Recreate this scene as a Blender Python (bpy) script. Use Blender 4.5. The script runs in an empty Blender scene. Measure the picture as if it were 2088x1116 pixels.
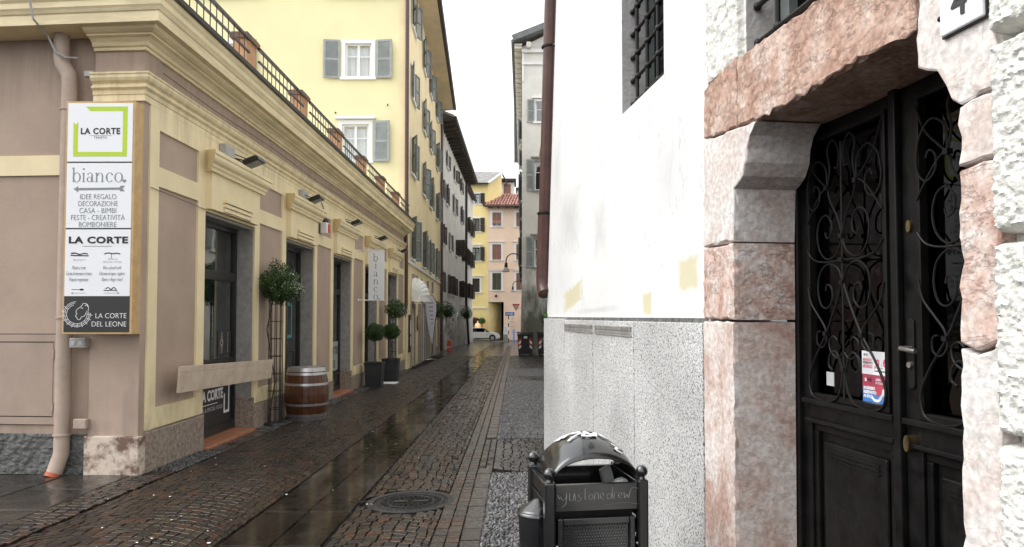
import bpy, bmesh, math, random
from mathutils import Vector, Matrix, noise
random.seed(7)
SC = bpy.context.scene
COL = SC.collection
R = math.radians

# ---------------------------------------------------------------- camera
cd = bpy.data.cameras.new('camera'); cam = bpy.data.objects.new('camera', cd); COL.objects.link(cam)
cam.location = (0, 0, 1.65)
cam.rotation_euler = (R(92.0), 0, R(0.237))
cd.sensor_width = 36; cd.lens = 36 * 1450 / 2088; cd.shift_y = 0.0174
cd.clip_start = 0.05; cd.clip_end = 1500
SC.camera = cam

# ---------------------------------------------------------------- sky, sun, exposure (overcast, wet day)
wd = bpy.data.worlds.new('World'); SC.world = wd; wd.use_nodes = True
wn = wd.node_tree; bg = wn.nodes['Background']
sky = wn.nodes.new('ShaderNodeTexSky'); sky.sky_type = 'NISHITA'; sky.sun_disc = False
sky.sun_elevation = R(50); sky.sun_rotation = R(-96); sky.air_density = 1.0; sky.dust_density = 4.0; sky.ozone_density = 1.0
hs = wn.nodes.new('ShaderNodeHueSaturation'); hs.inputs['Saturation'].default_value = 0.06; hs.inputs['Value'].default_value = 1.0
mxs = wn.nodes.new('ShaderNodeMix'); mxs.data_type = 'RGBA'; mxs.inputs['Factor'].default_value = 0.65
mxs.inputs['B'].default_value = (8.6, 8.75, 9.0, 1)      # even cloud cover over the clear sky
wn.links.new(sky.outputs[0], hs.inputs['Color']); wn.links.new(hs.outputs[0], mxs.inputs['A'])
wn.links.new(mxs.outputs['Result'], bg.inputs['Color']); bg.inputs['Strength'].default_value = 0.13
sl = bpy.data.lights.new('sun', 'SUN'); sun = bpy.data.objects.new('sun', sl); COL.objects.link(sun)
sl.energy = 1.05; sl.angle = R(50); sl.color = (1.0, 0.97, 0.93)
sun.rotation_euler = (R(40), 0, R(-84))
SC.view_settings.view_transform = 'Standard'; SC.view_settings.look = 'None'
SC.view_settings.gamma = 1; SC.view_settings.use_curve_mapping = False
SC.view_settings.exposure = 1.0
SC.render.engine = 'CYCLES'; SC.cycles.max_bounces = 7; SC.cycles.transparent_max_bounces = 12
SC.cycles.use_denoising = True

# ---------------------------------------------------------------- materials
def M(name, col, rough=.7, var=.12, scale=2.5, bump=0., bs=60., spec=.4, metal=0., col2=None, lo=.35, hi=.65, det=6, bdist=.01, rvar=0., attr=False, coat=0., emis=0.):
    m = bpy.data.materials.new(name); m.use_nodes = True
    nt = m.node_tree; N = nt.nodes; L = nt.links; b = N['Principled BSDF']
    geo = N.new('ShaderNodeNewGeometry')
    n1 = N.new('ShaderNodeTexNoise'); n1.inputs['Scale'].default_value = scale; n1.inputs['Detail'].default_value = det; n1.inputs['Roughness'].default_value = .65
    L.new(geo.outputs['Position'], n1.inputs['Vector'])
    rp = N.new('ShaderNodeValToRGB'); rp.color_ramp.elements[0].position = lo; rp.color_ramp.elements[1].position = hi
    a = col2 if col2 else tuple(c * (1 - var) for c in col)
    c = col if col2 else tuple(min(1, c * (1 + var)) for c in col)
    rp.color_ramp.elements[0].color = (*a, 1); rp.color_ramp.elements[1].color = (*c, 1)
    L.new(n1.outputs['Fac'], rp.inputs['Fac'])
    out = rp.outputs['Color']
    if attr:
        at = N.new('ShaderNodeAttribute'); at.attribute_name = 'tint'
        mx = N.new('ShaderNodeMix'); mx.data_type = 'RGBA'; mx.blend_type = 'MULTIPLY'; mx.inputs['Factor'].default_value = 1
        L.new(out, mx.inputs['A']); L.new(at.outputs['Color'], mx.inputs['B']); out = mx.outputs['Result']
    L.new(out, b.inputs['Base Color'])
    b.inputs['Roughness'].default_value = rough; b.inputs['Metallic'].default_value = metal
    b.inputs['Specular IOR Level'].default_value = spec
    if coat: b.inputs['Coat Weight'].default_value = coat; b.inputs['Coat Roughness'].default_value = .08
    if rvar:
        n3 = N.new('ShaderNodeTexNoise'); n3.inputs['Scale'].default_value = scale * 1.7; n3.inputs['Detail'].default_value = 4
        L.new(geo.outputs['Position'], n3.inputs['Vector'])
        mr = N.new('ShaderNodeMapRange'); mr.inputs['From Min'].default_value = .35; mr.inputs['From Max'].default_value = .65
        mr.inputs['To Min'].default_value = max(.02, rough - rvar); mr.inputs['To Max'].default_value = min(1, rough + rvar)
        L.new(n3.outputs['Fac'], mr.inputs['Value']); L.new(mr.outputs['Result'], b.inputs['Roughness'])
    if bump:
        n2 = N.new('ShaderNodeTexNoise'); n2.inputs['Scale'].default_value = bs; n2.inputs['Detail'].default_value = 5
        L.new(geo.outputs['Position'], n2.inputs['Vector'])
        bp = N.new('ShaderNodeBump'); bp.inputs['Strength'].default_value = bump; bp.inputs['Distance'].default_value = bdist
        L.new(n2.outputs['Fac'], bp.inputs['Height']); L.new(bp.outputs['Normal'], b.inputs['Normal'])
    if emis:
        L.new(out, b.inputs['Emission Color']); b.inputs['Emission Strength'].default_value = emis
    return m

def dirt(m, lo_z, hi_z, col, amount=.6, sc=(6, 6, .8), top=.22):
    """weather streaks: stains of their own shape that run down a wall between two heights"""
    nt = m.node_tree; N = nt.nodes; L = nt.links; b = N['Principled BSDF']
    src = b.inputs['Base Color'].links[0].from_socket
    geo = N.new('ShaderNodeNewGeometry'); mp = N.new('ShaderNodeMapping'); mp.inputs['Scale'].default_value = sc
    L.new(geo.outputs['Position'], mp.inputs['Vector'])
    n = N.new('ShaderNodeTexNoise'); n.inputs['Scale'].default_value = 1; n.inputs['Detail'].default_value = 7; n.inputs['Roughness'].default_value = .7
    L.new(mp.outputs[0], n.inputs['Vector'])
    sx = N.new('ShaderNodeSeparateXYZ'); L.new(geo.outputs['Position'], sx.inputs[0])
    mr = N.new('ShaderNodeMapRange'); mr.inputs['From Min'].default_value = lo_z; mr.inputs['From Max'].default_value = hi_z
    mr.inputs['To Min'].default_value = top; mr.inputs['To Max'].default_value = -.25
    L.new(sx.outputs['Z'], mr.inputs['Value'])
    ad = N.new('ShaderNodeMath'); ad.operation = 'ADD'; L.new(n.outputs['Fac'], ad.inputs[0]); L.new(mr.outputs[0], ad.inputs[1])
    m2 = N.new('ShaderNodeMapRange'); m2.inputs['From Min'].default_value = .45; m2.inputs['From Max'].default_value = .75; m2.inputs['To Max'].default_value = amount
    L.new(ad.outputs[0], m2.inputs['Value'])
    mx = N.new('ShaderNodeMix'); mx.data_type = 'RGBA'; mx.inputs['B'].default_value = (*col, 1)
    L.new(m2.outputs[0], mx.inputs['Factor']); L.new(src, mx.inputs['A']); L.new(mx.outputs['Result'], b.inputs['Base Color'])
    return m

def marble(name, cols, vein=(.12, .05, .04), scale=2.2, bump=.33, rough=.6, vs=1.0):
    m = bpy.data.materials.new(name); m.use_nodes = True
    nt = m.node_tree; N = nt.nodes; L = nt.links; b = N['Principled BSDF']
    geo = N.new('ShaderNodeNewGeometry')
    n1 = N.new('ShaderNodeTexNoise'); n1.inputs['Scale'].default_value = scale; n1.inputs['Detail'].default_value = 9; n1.inputs['Roughness'].default_value = .68; n1.inputs['Distortion'].default_value = .6
    L.new(geo.outputs['Position'], n1.inputs['Vector'])
    rp = N.new('ShaderNodeValToRGB'); e = rp.color_ramp.elements
    e[0].position = .36; e[0].color = (*cols[0], 1); e[1].position = .64; e[1].color = (*cols[2], 1)
    k = e.new(.5); k.color = (*cols[1], 1)
    L.new(n1.outputs['Fac'], rp.inputs['Fac'])
    mp = N.new('ShaderNodeMapping'); mp.inputs['Scale'].default_value = (2.2 * vs, 2.2 * vs, 5.5 * vs); L.new(geo.outputs['Position'], mp.inputs['Vector'])
    n2 = N.new('ShaderNodeTexNoise'); n2.inputs['Scale'].default_value = 1.7; n2.inputs['Detail'].default_value = 10; n2.inputs['Roughness'].default_value = .72; n2.inputs['Distortion'].default_value = .25
    L.new(mp.outputs[0], n2.inputs['Vector'])
    s = N.new('ShaderNodeMath'); s.operation = 'SUBTRACT'; s.inputs[1].default_value = .5; L.new(n2.outputs['Fac'], s.inputs[0])
    ab = N.new('ShaderNodeMath'); ab.operation = 'ABSOLUTE'; L.new(s.outputs[0], ab.inputs[0])
    mr = N.new('ShaderNodeMapRange'); mr.inputs['From Min'].default_value = 0; mr.inputs['From Max'].default_value = .014; mr.inputs['To Min'].default_value = .42; mr.inputs['To Max'].default_value = 0
    L.new(ab.outputs[0], mr.inputs['Value'])
    mx = N.new('ShaderNodeMix'); mx.data_type = 'RGBA'; mx.inputs['B'].default_value = (*vein, 1)
    L.new(mr.outputs[0], mx.inputs['Factor']); L.new(rp.outputs['Color'], mx.inputs['A'])
    n5 = N.new('ShaderNodeTexNoise'); n5.inputs['Scale'].default_value = 45; n5.inputs['Detail'].default_value = 6; L.new(geo.outputs['Position'], n5.inputs['Vector'])
    r5 = N.new('ShaderNodeMapRange'); r5.inputs['From Min'].default_value = .3; r5.inputs['From Max'].default_value = .7; r5.inputs['To Min'].default_value = .72; r5.inputs['To Max'].default_value = 1.14; L.new(n5.outputs['Fac'], r5.inputs['Value'])
    m5 = N.new('ShaderNodeMix'); m5.data_type = 'RGBA'; m5.blend_type = 'MULTIPLY'; m5.inputs['Factor'].default_value = 1
    L.new(mx.outputs['Result'], m5.inputs['A']); L.new(r5.outputs[0], m5.inputs['B'])
    L.new(m5.outputs['Result'], b.inputs['Base Color'])
    b.inputs['Roughness'].default_value = rough; b.inputs['Specular IOR Level'].default_value = .3
    n3 = N.new('ShaderNodeTexNoise'); n3.inputs['Scale'].default_value = 28; n3.inputs['Detail'].default_value = 8; L.new(geo.outputs['Position'], n3.inputs['Vector'])
    su = N.new('ShaderNodeMath'); su.operation = 'MULTIPLY_ADD'; su.inputs[1].default_value = -.5; L.new(mr.outputs[0], su.inputs[0]); L.new(n3.outputs['Fac'], su.inputs[2])
    bp = N.new('ShaderNodeBump'); bp.inputs['Strength'].default_value = bump; bp.inputs['Distance'].default_value = .012
    L.new(su.outputs[0], bp.inputs['Height']); L.new(bp.outputs['Normal'], b.inputs['Normal'])
    return m

def speckle(name, light, dark, scale, lo, hi, bump=.6, rough=.7):
    m = M(name, light, rough, col2=dark, scale=scale, lo=lo, hi=hi, det=3, bump=bump, bs=scale, bdist=.006, spec=.3)
    nt = m.node_tree; N = nt.nodes; L = nt.links; b = N['Principled BSDF']
    src = b.inputs['Base Color'].links[0].from_socket
    geo = N.new('ShaderNodeNewGeometry'); n = N.new('ShaderNodeTexNoise'); n.inputs['Scale'].default_value = 1.3; n.inputs['Detail'].default_value = 4
    L.new(geo.outputs['Position'], n.inputs['Vector'])
    mr = N.new('ShaderNodeMapRange'); mr.inputs['From Min'].default_value = .3; mr.inputs['From Max'].default_value = .7; mr.inputs['To Min'].default_value = .78; mr.inputs['To Max'].default_value = 1.1
    L.new(n.outputs['Fac'], mr.inputs['Value'])
    mx = N.new('ShaderNodeMix'); mx.data_type = 'RGBA'; mx.blend_type = 'MULTIPLY'; mx.inputs['Factor'].default_value = 1
    L.new(src, mx.inputs['A']); L.new(mr.outputs[0], mx.inputs['B']); L.new(mx.outputs['Result'], b.inputs['Base Color'])
    return m

def glass(name, tint=(.55, .6, .6), refl=1.0, ior=1.75, bump=.05):
    m = bpy.data.materials.new(name); m.use_nodes = True
    nt = m.node_tree; N = nt.nodes; L = nt.links; N.remove(N['Principled BSDF'])
    t = N.new('ShaderNodeBsdfTransparent'); t.inputs[0].default_value = (*tint, 1)
    g = N.new('ShaderNodeBsdfGlossy'); g.inputs['Roughness'].default_value = .02; g.inputs[0].default_value = (refl, refl, refl, 1)
    fr = N.new('ShaderNodeFresnel'); fr.inputs[0].default_value = ior
    tc = N.new('ShaderNodeNewGeometry'); ns = N.new('ShaderNodeTexNoise'); ns.inputs['Scale'].default_value = 1.3; L.new(tc.outputs['Position'], ns.inputs['Vector'])
    bp = N.new('ShaderNodeBump'); bp.inputs['Strength'].default_value = bump; bp.inputs['Distance'].default_value = .03; L.new(ns.outputs['Fac'], bp.inputs['Height']); L.new(bp.outputs[0], g.inputs['Normal'])
    mx = N.new('ShaderNodeMixShader'); bk = N.new('ShaderNodeMath'); bk.operation = 'SUBTRACT'; bk.inputs[0].default_value = 1; L.new(tc.outputs['Backfacing'], bk.inputs[1])
    fm = N.new('ShaderNodeMath'); fm.operation = 'MULTIPLY'; L.new(fr.outputs[0], fm.inputs[0]); L.new(bk.outputs[0], fm.inputs[1])
    L.new(fm.outputs[0], mx.inputs[0]); L.new(t.outputs[0], mx.inputs[1]); L.new(g.outputs[0], mx.inputs[2])
    L.new(mx.outputs[0], N['Material Output'].inputs[0])
    return m

m_mauve = dirt(dirt(M('mauve_stucco', (.41, .315, .25), .8, .085, 1.2, bump=.3, bs=35, spec=.2), -.3, 1.6, (.2, .165, .135), .5), 4.9, 3.6, (.22, .175, .145), .55, (7, 7, .5), .13)
m_cream = dirt(M('cream_trim_paint', (.80, .68, .435), .7, .06, 2.0, bump=.12, bs=30, spec=.25), -.2, 1.4, (.42, .36, .2), .65, (5, 5, 2))
m_cream = dirt(m_cream, 4.3, 3.2, (.44, .37, .23), .6, (9, 9, .8), .12)
m_corn = dirt(M('cream_cornice_paint', (.80, .68, .435), .7, .07, 2.0, bump=.12, bs=30, spec=.25), 4.4, 5.6, (.38, .32, .2), .5, (1.2, 1.2, 9))
m_plinth = M('brown_granite', (.36, .29, .235), .6, col2=(.13, .10, .08), scale=22, lo=.3, hi=.62, bump=.6, bs=28, spec=.35)
m_plinthw = M('worn_pale_stone', (.60, .50, .42), .65, col2=(.16, .10, .07), scale=5, lo=.4, hi=.55, bump=.7, bs=22)
m_rough = M('rough_grey_render', (.12, .12, .115), .85, .35, 9, bump=1, bs=14, bdist=.05)
m_jamb = M('grey_stone_jamb', (.30, .285, .265), .7, .18, 9, bump=.3, bs=40)
m_sill = M('red_stone_sill', (.38, .155, .085), .35, .22, 7, bump=.2, bs=30)
m_dark = M('dark_metal', (.018, .018, .018), .4, .3, 12, spec=.5)
m_iron = M('wrought_iron', (.009, .0085, .008), .46, .4, 30, bump=.4, bs=120, bdist=.002, spec=.24)
m_black = M('black_paint', (.012, .012, .012), .35, .3, 14, bump=.15, bs=60, bdist=.003)
m_binp = M('bin_paint', (.012, .0125, .014), .25, .35, 8, bump=.10, bs=90, bdist=.002, spec=.8, coat=.6)
m_doorp = dirt(M('old_black_door_paint', (.006, .0057, .0055), .42, .5, 9, bump=.3, bs=38, bdist=.004, rvar=.12, spec=.22), -.3, 1.3, (.035, .02, .012), .3, (30, 30, 2))
m_glass = glass('shop_glass', (.70, .78, .79), 1.0, 2.4, .04)
m_dglass = glass('dark_glass', (.12, .12, .12), .6, 1.5)
m_water = glass('rain_water', (.66, .63, .59), .80, 1.33, .03)
def patchy(m):
    nt = m.node_tree; N = nt.nodes; L = nt.links
    mix = [n for n in N if n.type == 'MIX_SHADER'][0]; gl = [n for n in N if n.type == 'BSDF_GLOSSY'][0]; gl.inputs['Roughness'].default_value = .10
    src = mix.inputs[0].links[0].from_socket
    geo = N.new('ShaderNodeNewGeometry'); mp = N.new('ShaderNodeMapping'); mp.inputs['Scale'].default_value = (3.2, .55, 1); L.new(geo.outputs['Position'], mp.inputs['Vector'])
    n = N.new('ShaderNodeTexNoise'); n.inputs['Scale'].default_value = 1.6; n.inputs['Detail'].default_value = 6; L.new(mp.outputs[0], n.inputs['Vector'])
    mr = N.new('ShaderNodeMapRange'); mr.inputs['From Min'].default_value = .36; mr.inputs['From Max'].default_value = .66; mr.inputs['To Min'].default_value = .22; L.new(n.outputs['Fac'], mr.inputs['Value'])
    mu = N.new('ShaderNodeMath'); mu.operation = 'MULTIPLY'; L.new(src, mu.inputs[0]); L.new(mr.outputs[0], mu.inputs[1]); L.new(mu.outputs[0], mix.inputs[0])
patchy(m_water)
m_clear = glass('window_glass', (.93, .94, .94), 1.0, 1.6)
m_inside = M('dark_interior', (.035, .04, .04), .9, .3, 2)
m_insideg = M('grey_interior', (.22, .27, .27), .9, .25, 2)
m_teal = M('teal_print', (.05, .26, .26), .6, .1)
m_yel = M('pale_yellow_wall', (.83, .755, .45), .85, .035, .7, bump=.1, bs=30, spec=.15)
m_yels = dirt(M('ochre_wall', (.85, .71, .44), .85, .07, .8, bump=.2, bs=20, spec=.15), -2, 4, (.33, .24, .13), .5, (2, 2, .7))
m_white = M('white_paint', (.80, .80, .78), .6, .03, 3, spec=.3)
m_wood_w = M('white_window_wood', (.78, .79, .78), .5, .04, 5)
m_shut = M('grey_shutter_paint', (.32, .345, .335), .6, .12, 4, bump=.1)
m_shutd = M('weathered_shutter_paint', (.16, .18, .175), .65, .2, 4)
m_shutb = M('dark_brown_shutter', (.035, .026, .022), .65, .25, 5)
m_shutr = M('reddish_shutter', (.26, .135, .10), .65, .15, 5)
m_shutg = M('olive_shutter', (.075, .075, .05), .65, .15, 5)
m_soff = M('ochre_soffit', (.68, .56, .39), .85, .08, 2)
m_terra = M('terracotta_post_paint', (.50, .285, .155), .75, .12, 5, bump=.2)
m_capb = M('brown_cap', (.16, .085, .055), .6, .25, 8)
m_pipe = M('dark_brown_pipe', (.085, .04, .032), .35, .25, 6, spec=.5)
m_pipem = M('mauve_pipe_paint', (.41, .32, .26), .55, .1, 5)
m_orange = M('orange_plastic', (.70, .10, .03), .5, .12, 6)
m_grey = M('grey_plastic', (.36, .36, .35), .55, .08, 6)
m_silver = M('galvanised_hoop', (.46, .46, .47), .36, .12, 14, metal=.85)
m_barrel = M('brown_stave', (.105, .036, .013), .38, col2=(.055, .019, .008), scale=9, coat=.4)
m_plank = M('raw_pine_board', (.68, .565, .46), .7, col2=(.56, .44, .34), scale=5, bump=.15, bs=40)
m_knot = M('wood_knot', (.15, .075, .035), .7, .2)
m_leaf = M('leaf', (.055, .10, .03), .55, .25, 30, attr=True)
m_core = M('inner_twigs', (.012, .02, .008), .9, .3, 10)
m_petal = M('white_petal', (.80, .80, .76), .6, .05)
m_pot = M('charcoal_planter', (.028, .03, .033), .45, .25, 6, bump=.1)
m_bark = M('bark', (.10, .075, .055), .8, .3, 20)
m_sign = M('sign_white', (.80, .81, .83), .35, .015, 3)
m_ply = M('plywood_edge', (.52, .34, .155), .55, .12, 7)
m_lime = M('lime_print', (.46, .62, .03), .4, .02)
m_blk = M('black_print', (.012, .012, .012), .4, .05)
m_gry = M('grey_print', (.22, .24, .25), .5, .05)
m_lgry = M('light_grey_print', (.48, .48, .48), .5, .05)
m_char = M('charcoal_print', (.028, .028, .028), .4, .06)
m_wpr = M('white_print', (.80, .80, .80), .5, .02)
m_red = M('red_print', (.62, .03, .035), .45, .05)
m_pink = M('pink_print', (.75, .06, .14), .45, .05)
m_blue = M('blue_print', (.06, .20, .52), .45, .12, 25)
m_bluer = M('blue_red_print', (.50, .07, .09), .45, col2=(.30, .05, .10), scale=18)
m_greyw = dirt(M('grey_stained_wall', (.78, .77, .745), .88, .12, .9, bump=.25, bs=16, spec=.15), -2, 5, (.16, .15, .135), .75, (1.5, 1.5, .5))
m_right = dirt(M('pale_stained_wall', (.68, .665, .62), .88, .08, .8, bump=.2, bs=16, spec=.15), .3, 7.0, (.085, .09, .065), .93, (.9, .9, .4), .34)
m_yel2 = dirt(M('bright_yellow_wall', (.88, .73, .34), .85, .05, .6), -1, 4, (.6, .42, .12), .5, (1, 1, .6))
m_pinkw = dirt(M('peach_wall', (.84, .64, .49), .85, .05, .6), -1, 5, (.62, .36, .24), .4, (1, 1, .6))
m_slate = M('grey_roof_tile', (.30, .29, .285), .6, .45, 12)
m_tile = M('red_roof_tile', (.56, .34, .30), .6, col2=(.34, .12, .09), scale=4)
m_eave = M('dark_eave_wood', (.055, .043, .036), .75, .3, 5)
m_mod = M('pale_eave_wood', (.74, .70, .62), .7, .15, 4)
m_stucco_r = M('rough_white_render', (.70, .695, .65), .85, col2=(.54, .53, .48), scale=30, lo=.33, hi=.5, bump=.9, bs=20, bdist=.03)
m_revg = M('grey_reveal', (.42, .41, .40), .85, .12, 6, bump=.6, bs=40)
m_gran = dirt(speckle('speckled_granite', (.60, .597, .585), (.12, .12, .125), 92, .39, .50), -.6, 1.0, (.20, .195, .185), .45, (2.5, 2.5, 1.2), .16)
m_marbp = marble('red_limestone', ((.37, .215, .16), (.50, .335, .262), (.63, .50, .43)), (.24, .11, .085), 6.0, .75)
m_marbw = marble('pale_pink_limestone', ((.60, .50, .45), (.69, .64, .605), (.73, .715, .695)), (.42, .25, .2), 4.0)
m_marbm = marble('mottled_limestone', ((.50, .345, .29), (.645, .55, .50), (.72, .685, .655)), (.34, .18, .145), 3.5)
m_marbg = marble('grey_limestone', ((.40, .35, .32), (.50, .455, .43), (.57, .53, .50)), (.24, .14, .12))
m_court = dirt(M('pale_court_wall', (.70, .69, .65), .88, .1, .8, bump=.2, bs=16, spec=.15), -1, 3, (.3, .29, .25), .4, (1.1, 1.1, .5))
m_marbs = marble('red_white_limestone', ((.47, .29, .235), (.62, .475, .41), (.71, .66, .625)), (.30, .14, .11), 9.0, .7)
m_brass = M('worn_brass', (.22, .17, .085), .35, .4, 30, metal=.9)
m_steel = M('worn_steel', (.50, .50, .48), .3, .2, 30, metal=.9)
m_car = M('white_car_paint', (.74, .75, .72), .25, .02, 3, coat=.8)
m_rub = M('rubber', (.02, .02, .02), .7, .2)
m_canvas = M('white_canvas', (.76, .76, .73), .75, .08, 4)
m_flag = M('lilac_flag_cloth', (.66, .63, .72), .7, .07, 5)
m_figure_glow = M('warm_glow_figure', (.80, .50, .27), .6, .05, 5, emis=.6)  # warm light on the figure is put in as emission
m_iron2 = M('wet_cast_iron', (.024, .022, .021), .48, .4, 20, bump=.3, bs=70, bdist=.003, spec=.22, rvar=.12)
# wet paving
m_base = M('wet_joint_grit', (.012, .010, .009), .8, .4, 14, bump=.6, bs=50, spec=.1)
m_cob = M('wet_porphyry', (.64, .585, .53), .34, .3, 22, bump=.5, bs=60, bdist=.004, spec=.32, rvar=.14, attr=True)
m_slab = M('wet_slab', (.045, .039, .034), .24, .4, 3.5, bump=.25, bs=22, bdist=.004, spec=.3, rvar=.14, attr=True)
m_peb = M('wet_pebble', (.62, .62, .63), .2, .2, 30, spec=.55, attr=True)
m_grout = M('pebble_mortar', (.045, .045, .045), .6, .3, 30, bump=.6, bs=70)
m_litter = M('white_litter', (.80, .78, .76), .7, .06)

# white house wall: sprayed-over cream patches, faint cracks
WP = Vector((.359, 8, 0)); WD = Vector((.14, -.99015, 0)).normalized()
m_wall = M('white_wall_paint', (.70, .70, .69), .75, .05, 1.3, bump=.2, bs=12, bdist=.02, spec=.15)
def wall_marks(m):
    nt = m.node_tree; N = nt.nodes; L = nt.links; b = N['Principled BSDF']
    col = b.inputs['Base Color'].links[0].from_socket
    geo = N.new('ShaderNodeNewGeometry')
    sb = N.new('ShaderNodeVectorMath'); sb.operation = 'SUBTRACT'; sb.inputs[1].default_value = WP; L.new(geo.outputs['Position'], sb.inputs[0])
    dt = N.new('ShaderNodeVectorMath'); dt.operation = 'DOT_PRODUCT'; dt.inputs[1].default_value = WD; L.new(sb.outputs[0], dt.inputs[0])
    sx = N.new('ShaderNodeSeparateXYZ'); L.new(geo.outputs['Position'], sx.inputs[0])
    nz = N.new('ShaderNodeTexNoise'); nz.inputs['Scale'].default_value = 9; nz.inputs['Detail'].default_value = 4; L.new(geo.outputs['Position'], nz.inputs['Vector'])
    def mth(op, a, bb, clamp=False):
        n = N.new('ShaderNodeMath'); n.operation = op; n.use_clamp = clamp
        for i, x in enumerate((a, bb)):
            if hasattr(x, 'links') or hasattr(x, 'is_output'): L.new(x, n.inputs[i])
            else: n.inputs[i].default_value = x
        return n.outputs[0]
    nn = mth('MULTIPLY', mth('SUBTRACT', nz.outputs['Fac'], .5), .75)
    for (u, z, wu, wz, sk, c, k) in ((1.30, 1.83, .42, .105, .16, (.60, .555, .37), .95), (3.48, 1.73, .09, .075, 0, (.60, .555, .37), .95), (4.17, 1.885, .15, .095, 0, (.60, .555, .38), .95),
                                  (1.2, 2.55, .5, .35, 0, (.40, .40, .40), .45), (2.3, 2.35, .25, .3, .2, (.40, .40, .40), .4), (.6, 3.2, .25, .5, .2, (.42, .42, .42), .35), (3.9, 2.5, .3, .4, .1, (.42, .42, .42), .3), (2.2, 1.70, 1.0, .03, .02, (.4, .4, .4), .4)):
        du = mth('DIVIDE', mth('ABSOLUTE', mth('SUBTRACT', dt.outputs['Value'], u), 0), wu)
        zz = mth('SUBTRACT', sx.outputs['Z'], z)
        if sk: zz = mth('SUBTRACT', zz, mth('MULTIPLY', mth('SUBTRACT', dt.outputs['Value'], u), sk))
        dz = mth('DIVIDE', mth('ABSOLUTE', zz, 0), wz)
        d = mth('ADD', mth('MAXIMUM', du, dz), nn)
        f = mth('MULTIPLY', mth('MULTIPLY', mth('SUBTRACT', 1.0, d), 3.2 if k > .5 else 1.2, True), k, True)
        mx = N.new('ShaderNodeMix'); mx.data_type = 'RGBA'; mx.inputs['B'].default_value = (*c, 1)
        L.new(f, mx.inputs['Factor']); L.new(col, mx.inputs['A']); col = mx.outputs['Result']
    # a few wandering hairline cracks
    mp = N.new('ShaderNodeMapping'); mp.inputs['Scale'].default_value = (1, 1, .35); L.new(geo.outputs['Position'], mp.inputs['Vector'])
    cr = N.new('ShaderNodeTexNoise'); cr.inputs['Scale'].default_value = 1.1; cr.inputs['Detail'].default_value = 6; L.new(mp.outputs[0], cr.inputs['Vector'])
    c1 = mth('ABSOLUTE', mth('SUBTRACT', cr.outputs['Fac'], .5), 0)
    f = mth('MULTIPLY', mth('SUBTRACT', 1.0, mth('DIVIDE', c1, .0025), True), .3)
    mx = N.new('ShaderNodeMix'); mx.data_type = 'RGBA'; mx.inputs['B'].default_value = (.25, .25, .24, 1)
    L.new(f, mx.inputs['Factor']); L.new(col, mx.inputs['A'])
    L.new(mx.outputs['Result'], b.inputs['Base Color'])
wall_marks(m_wall)

# ---------------------------------------------------------------- mesh helpers
class Fr:
    """a wall's own axes: u along it, o out of it, z up"""
    def __init__(s, P, d, n=None):
        s.P = Vector(P); s.d = Vector(d).normalized()
        s.n = Vector(n).normalized() if n else Vector((s.d.y, -s.d.x, 0))
    def __call__(s, u, o, z): return s.P + s.d * u + s.n * o + Vector((0, 0, z))
WORLD = Fr((0, 0, 0), (1, 0, 0), (0, 1, 0))

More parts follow.
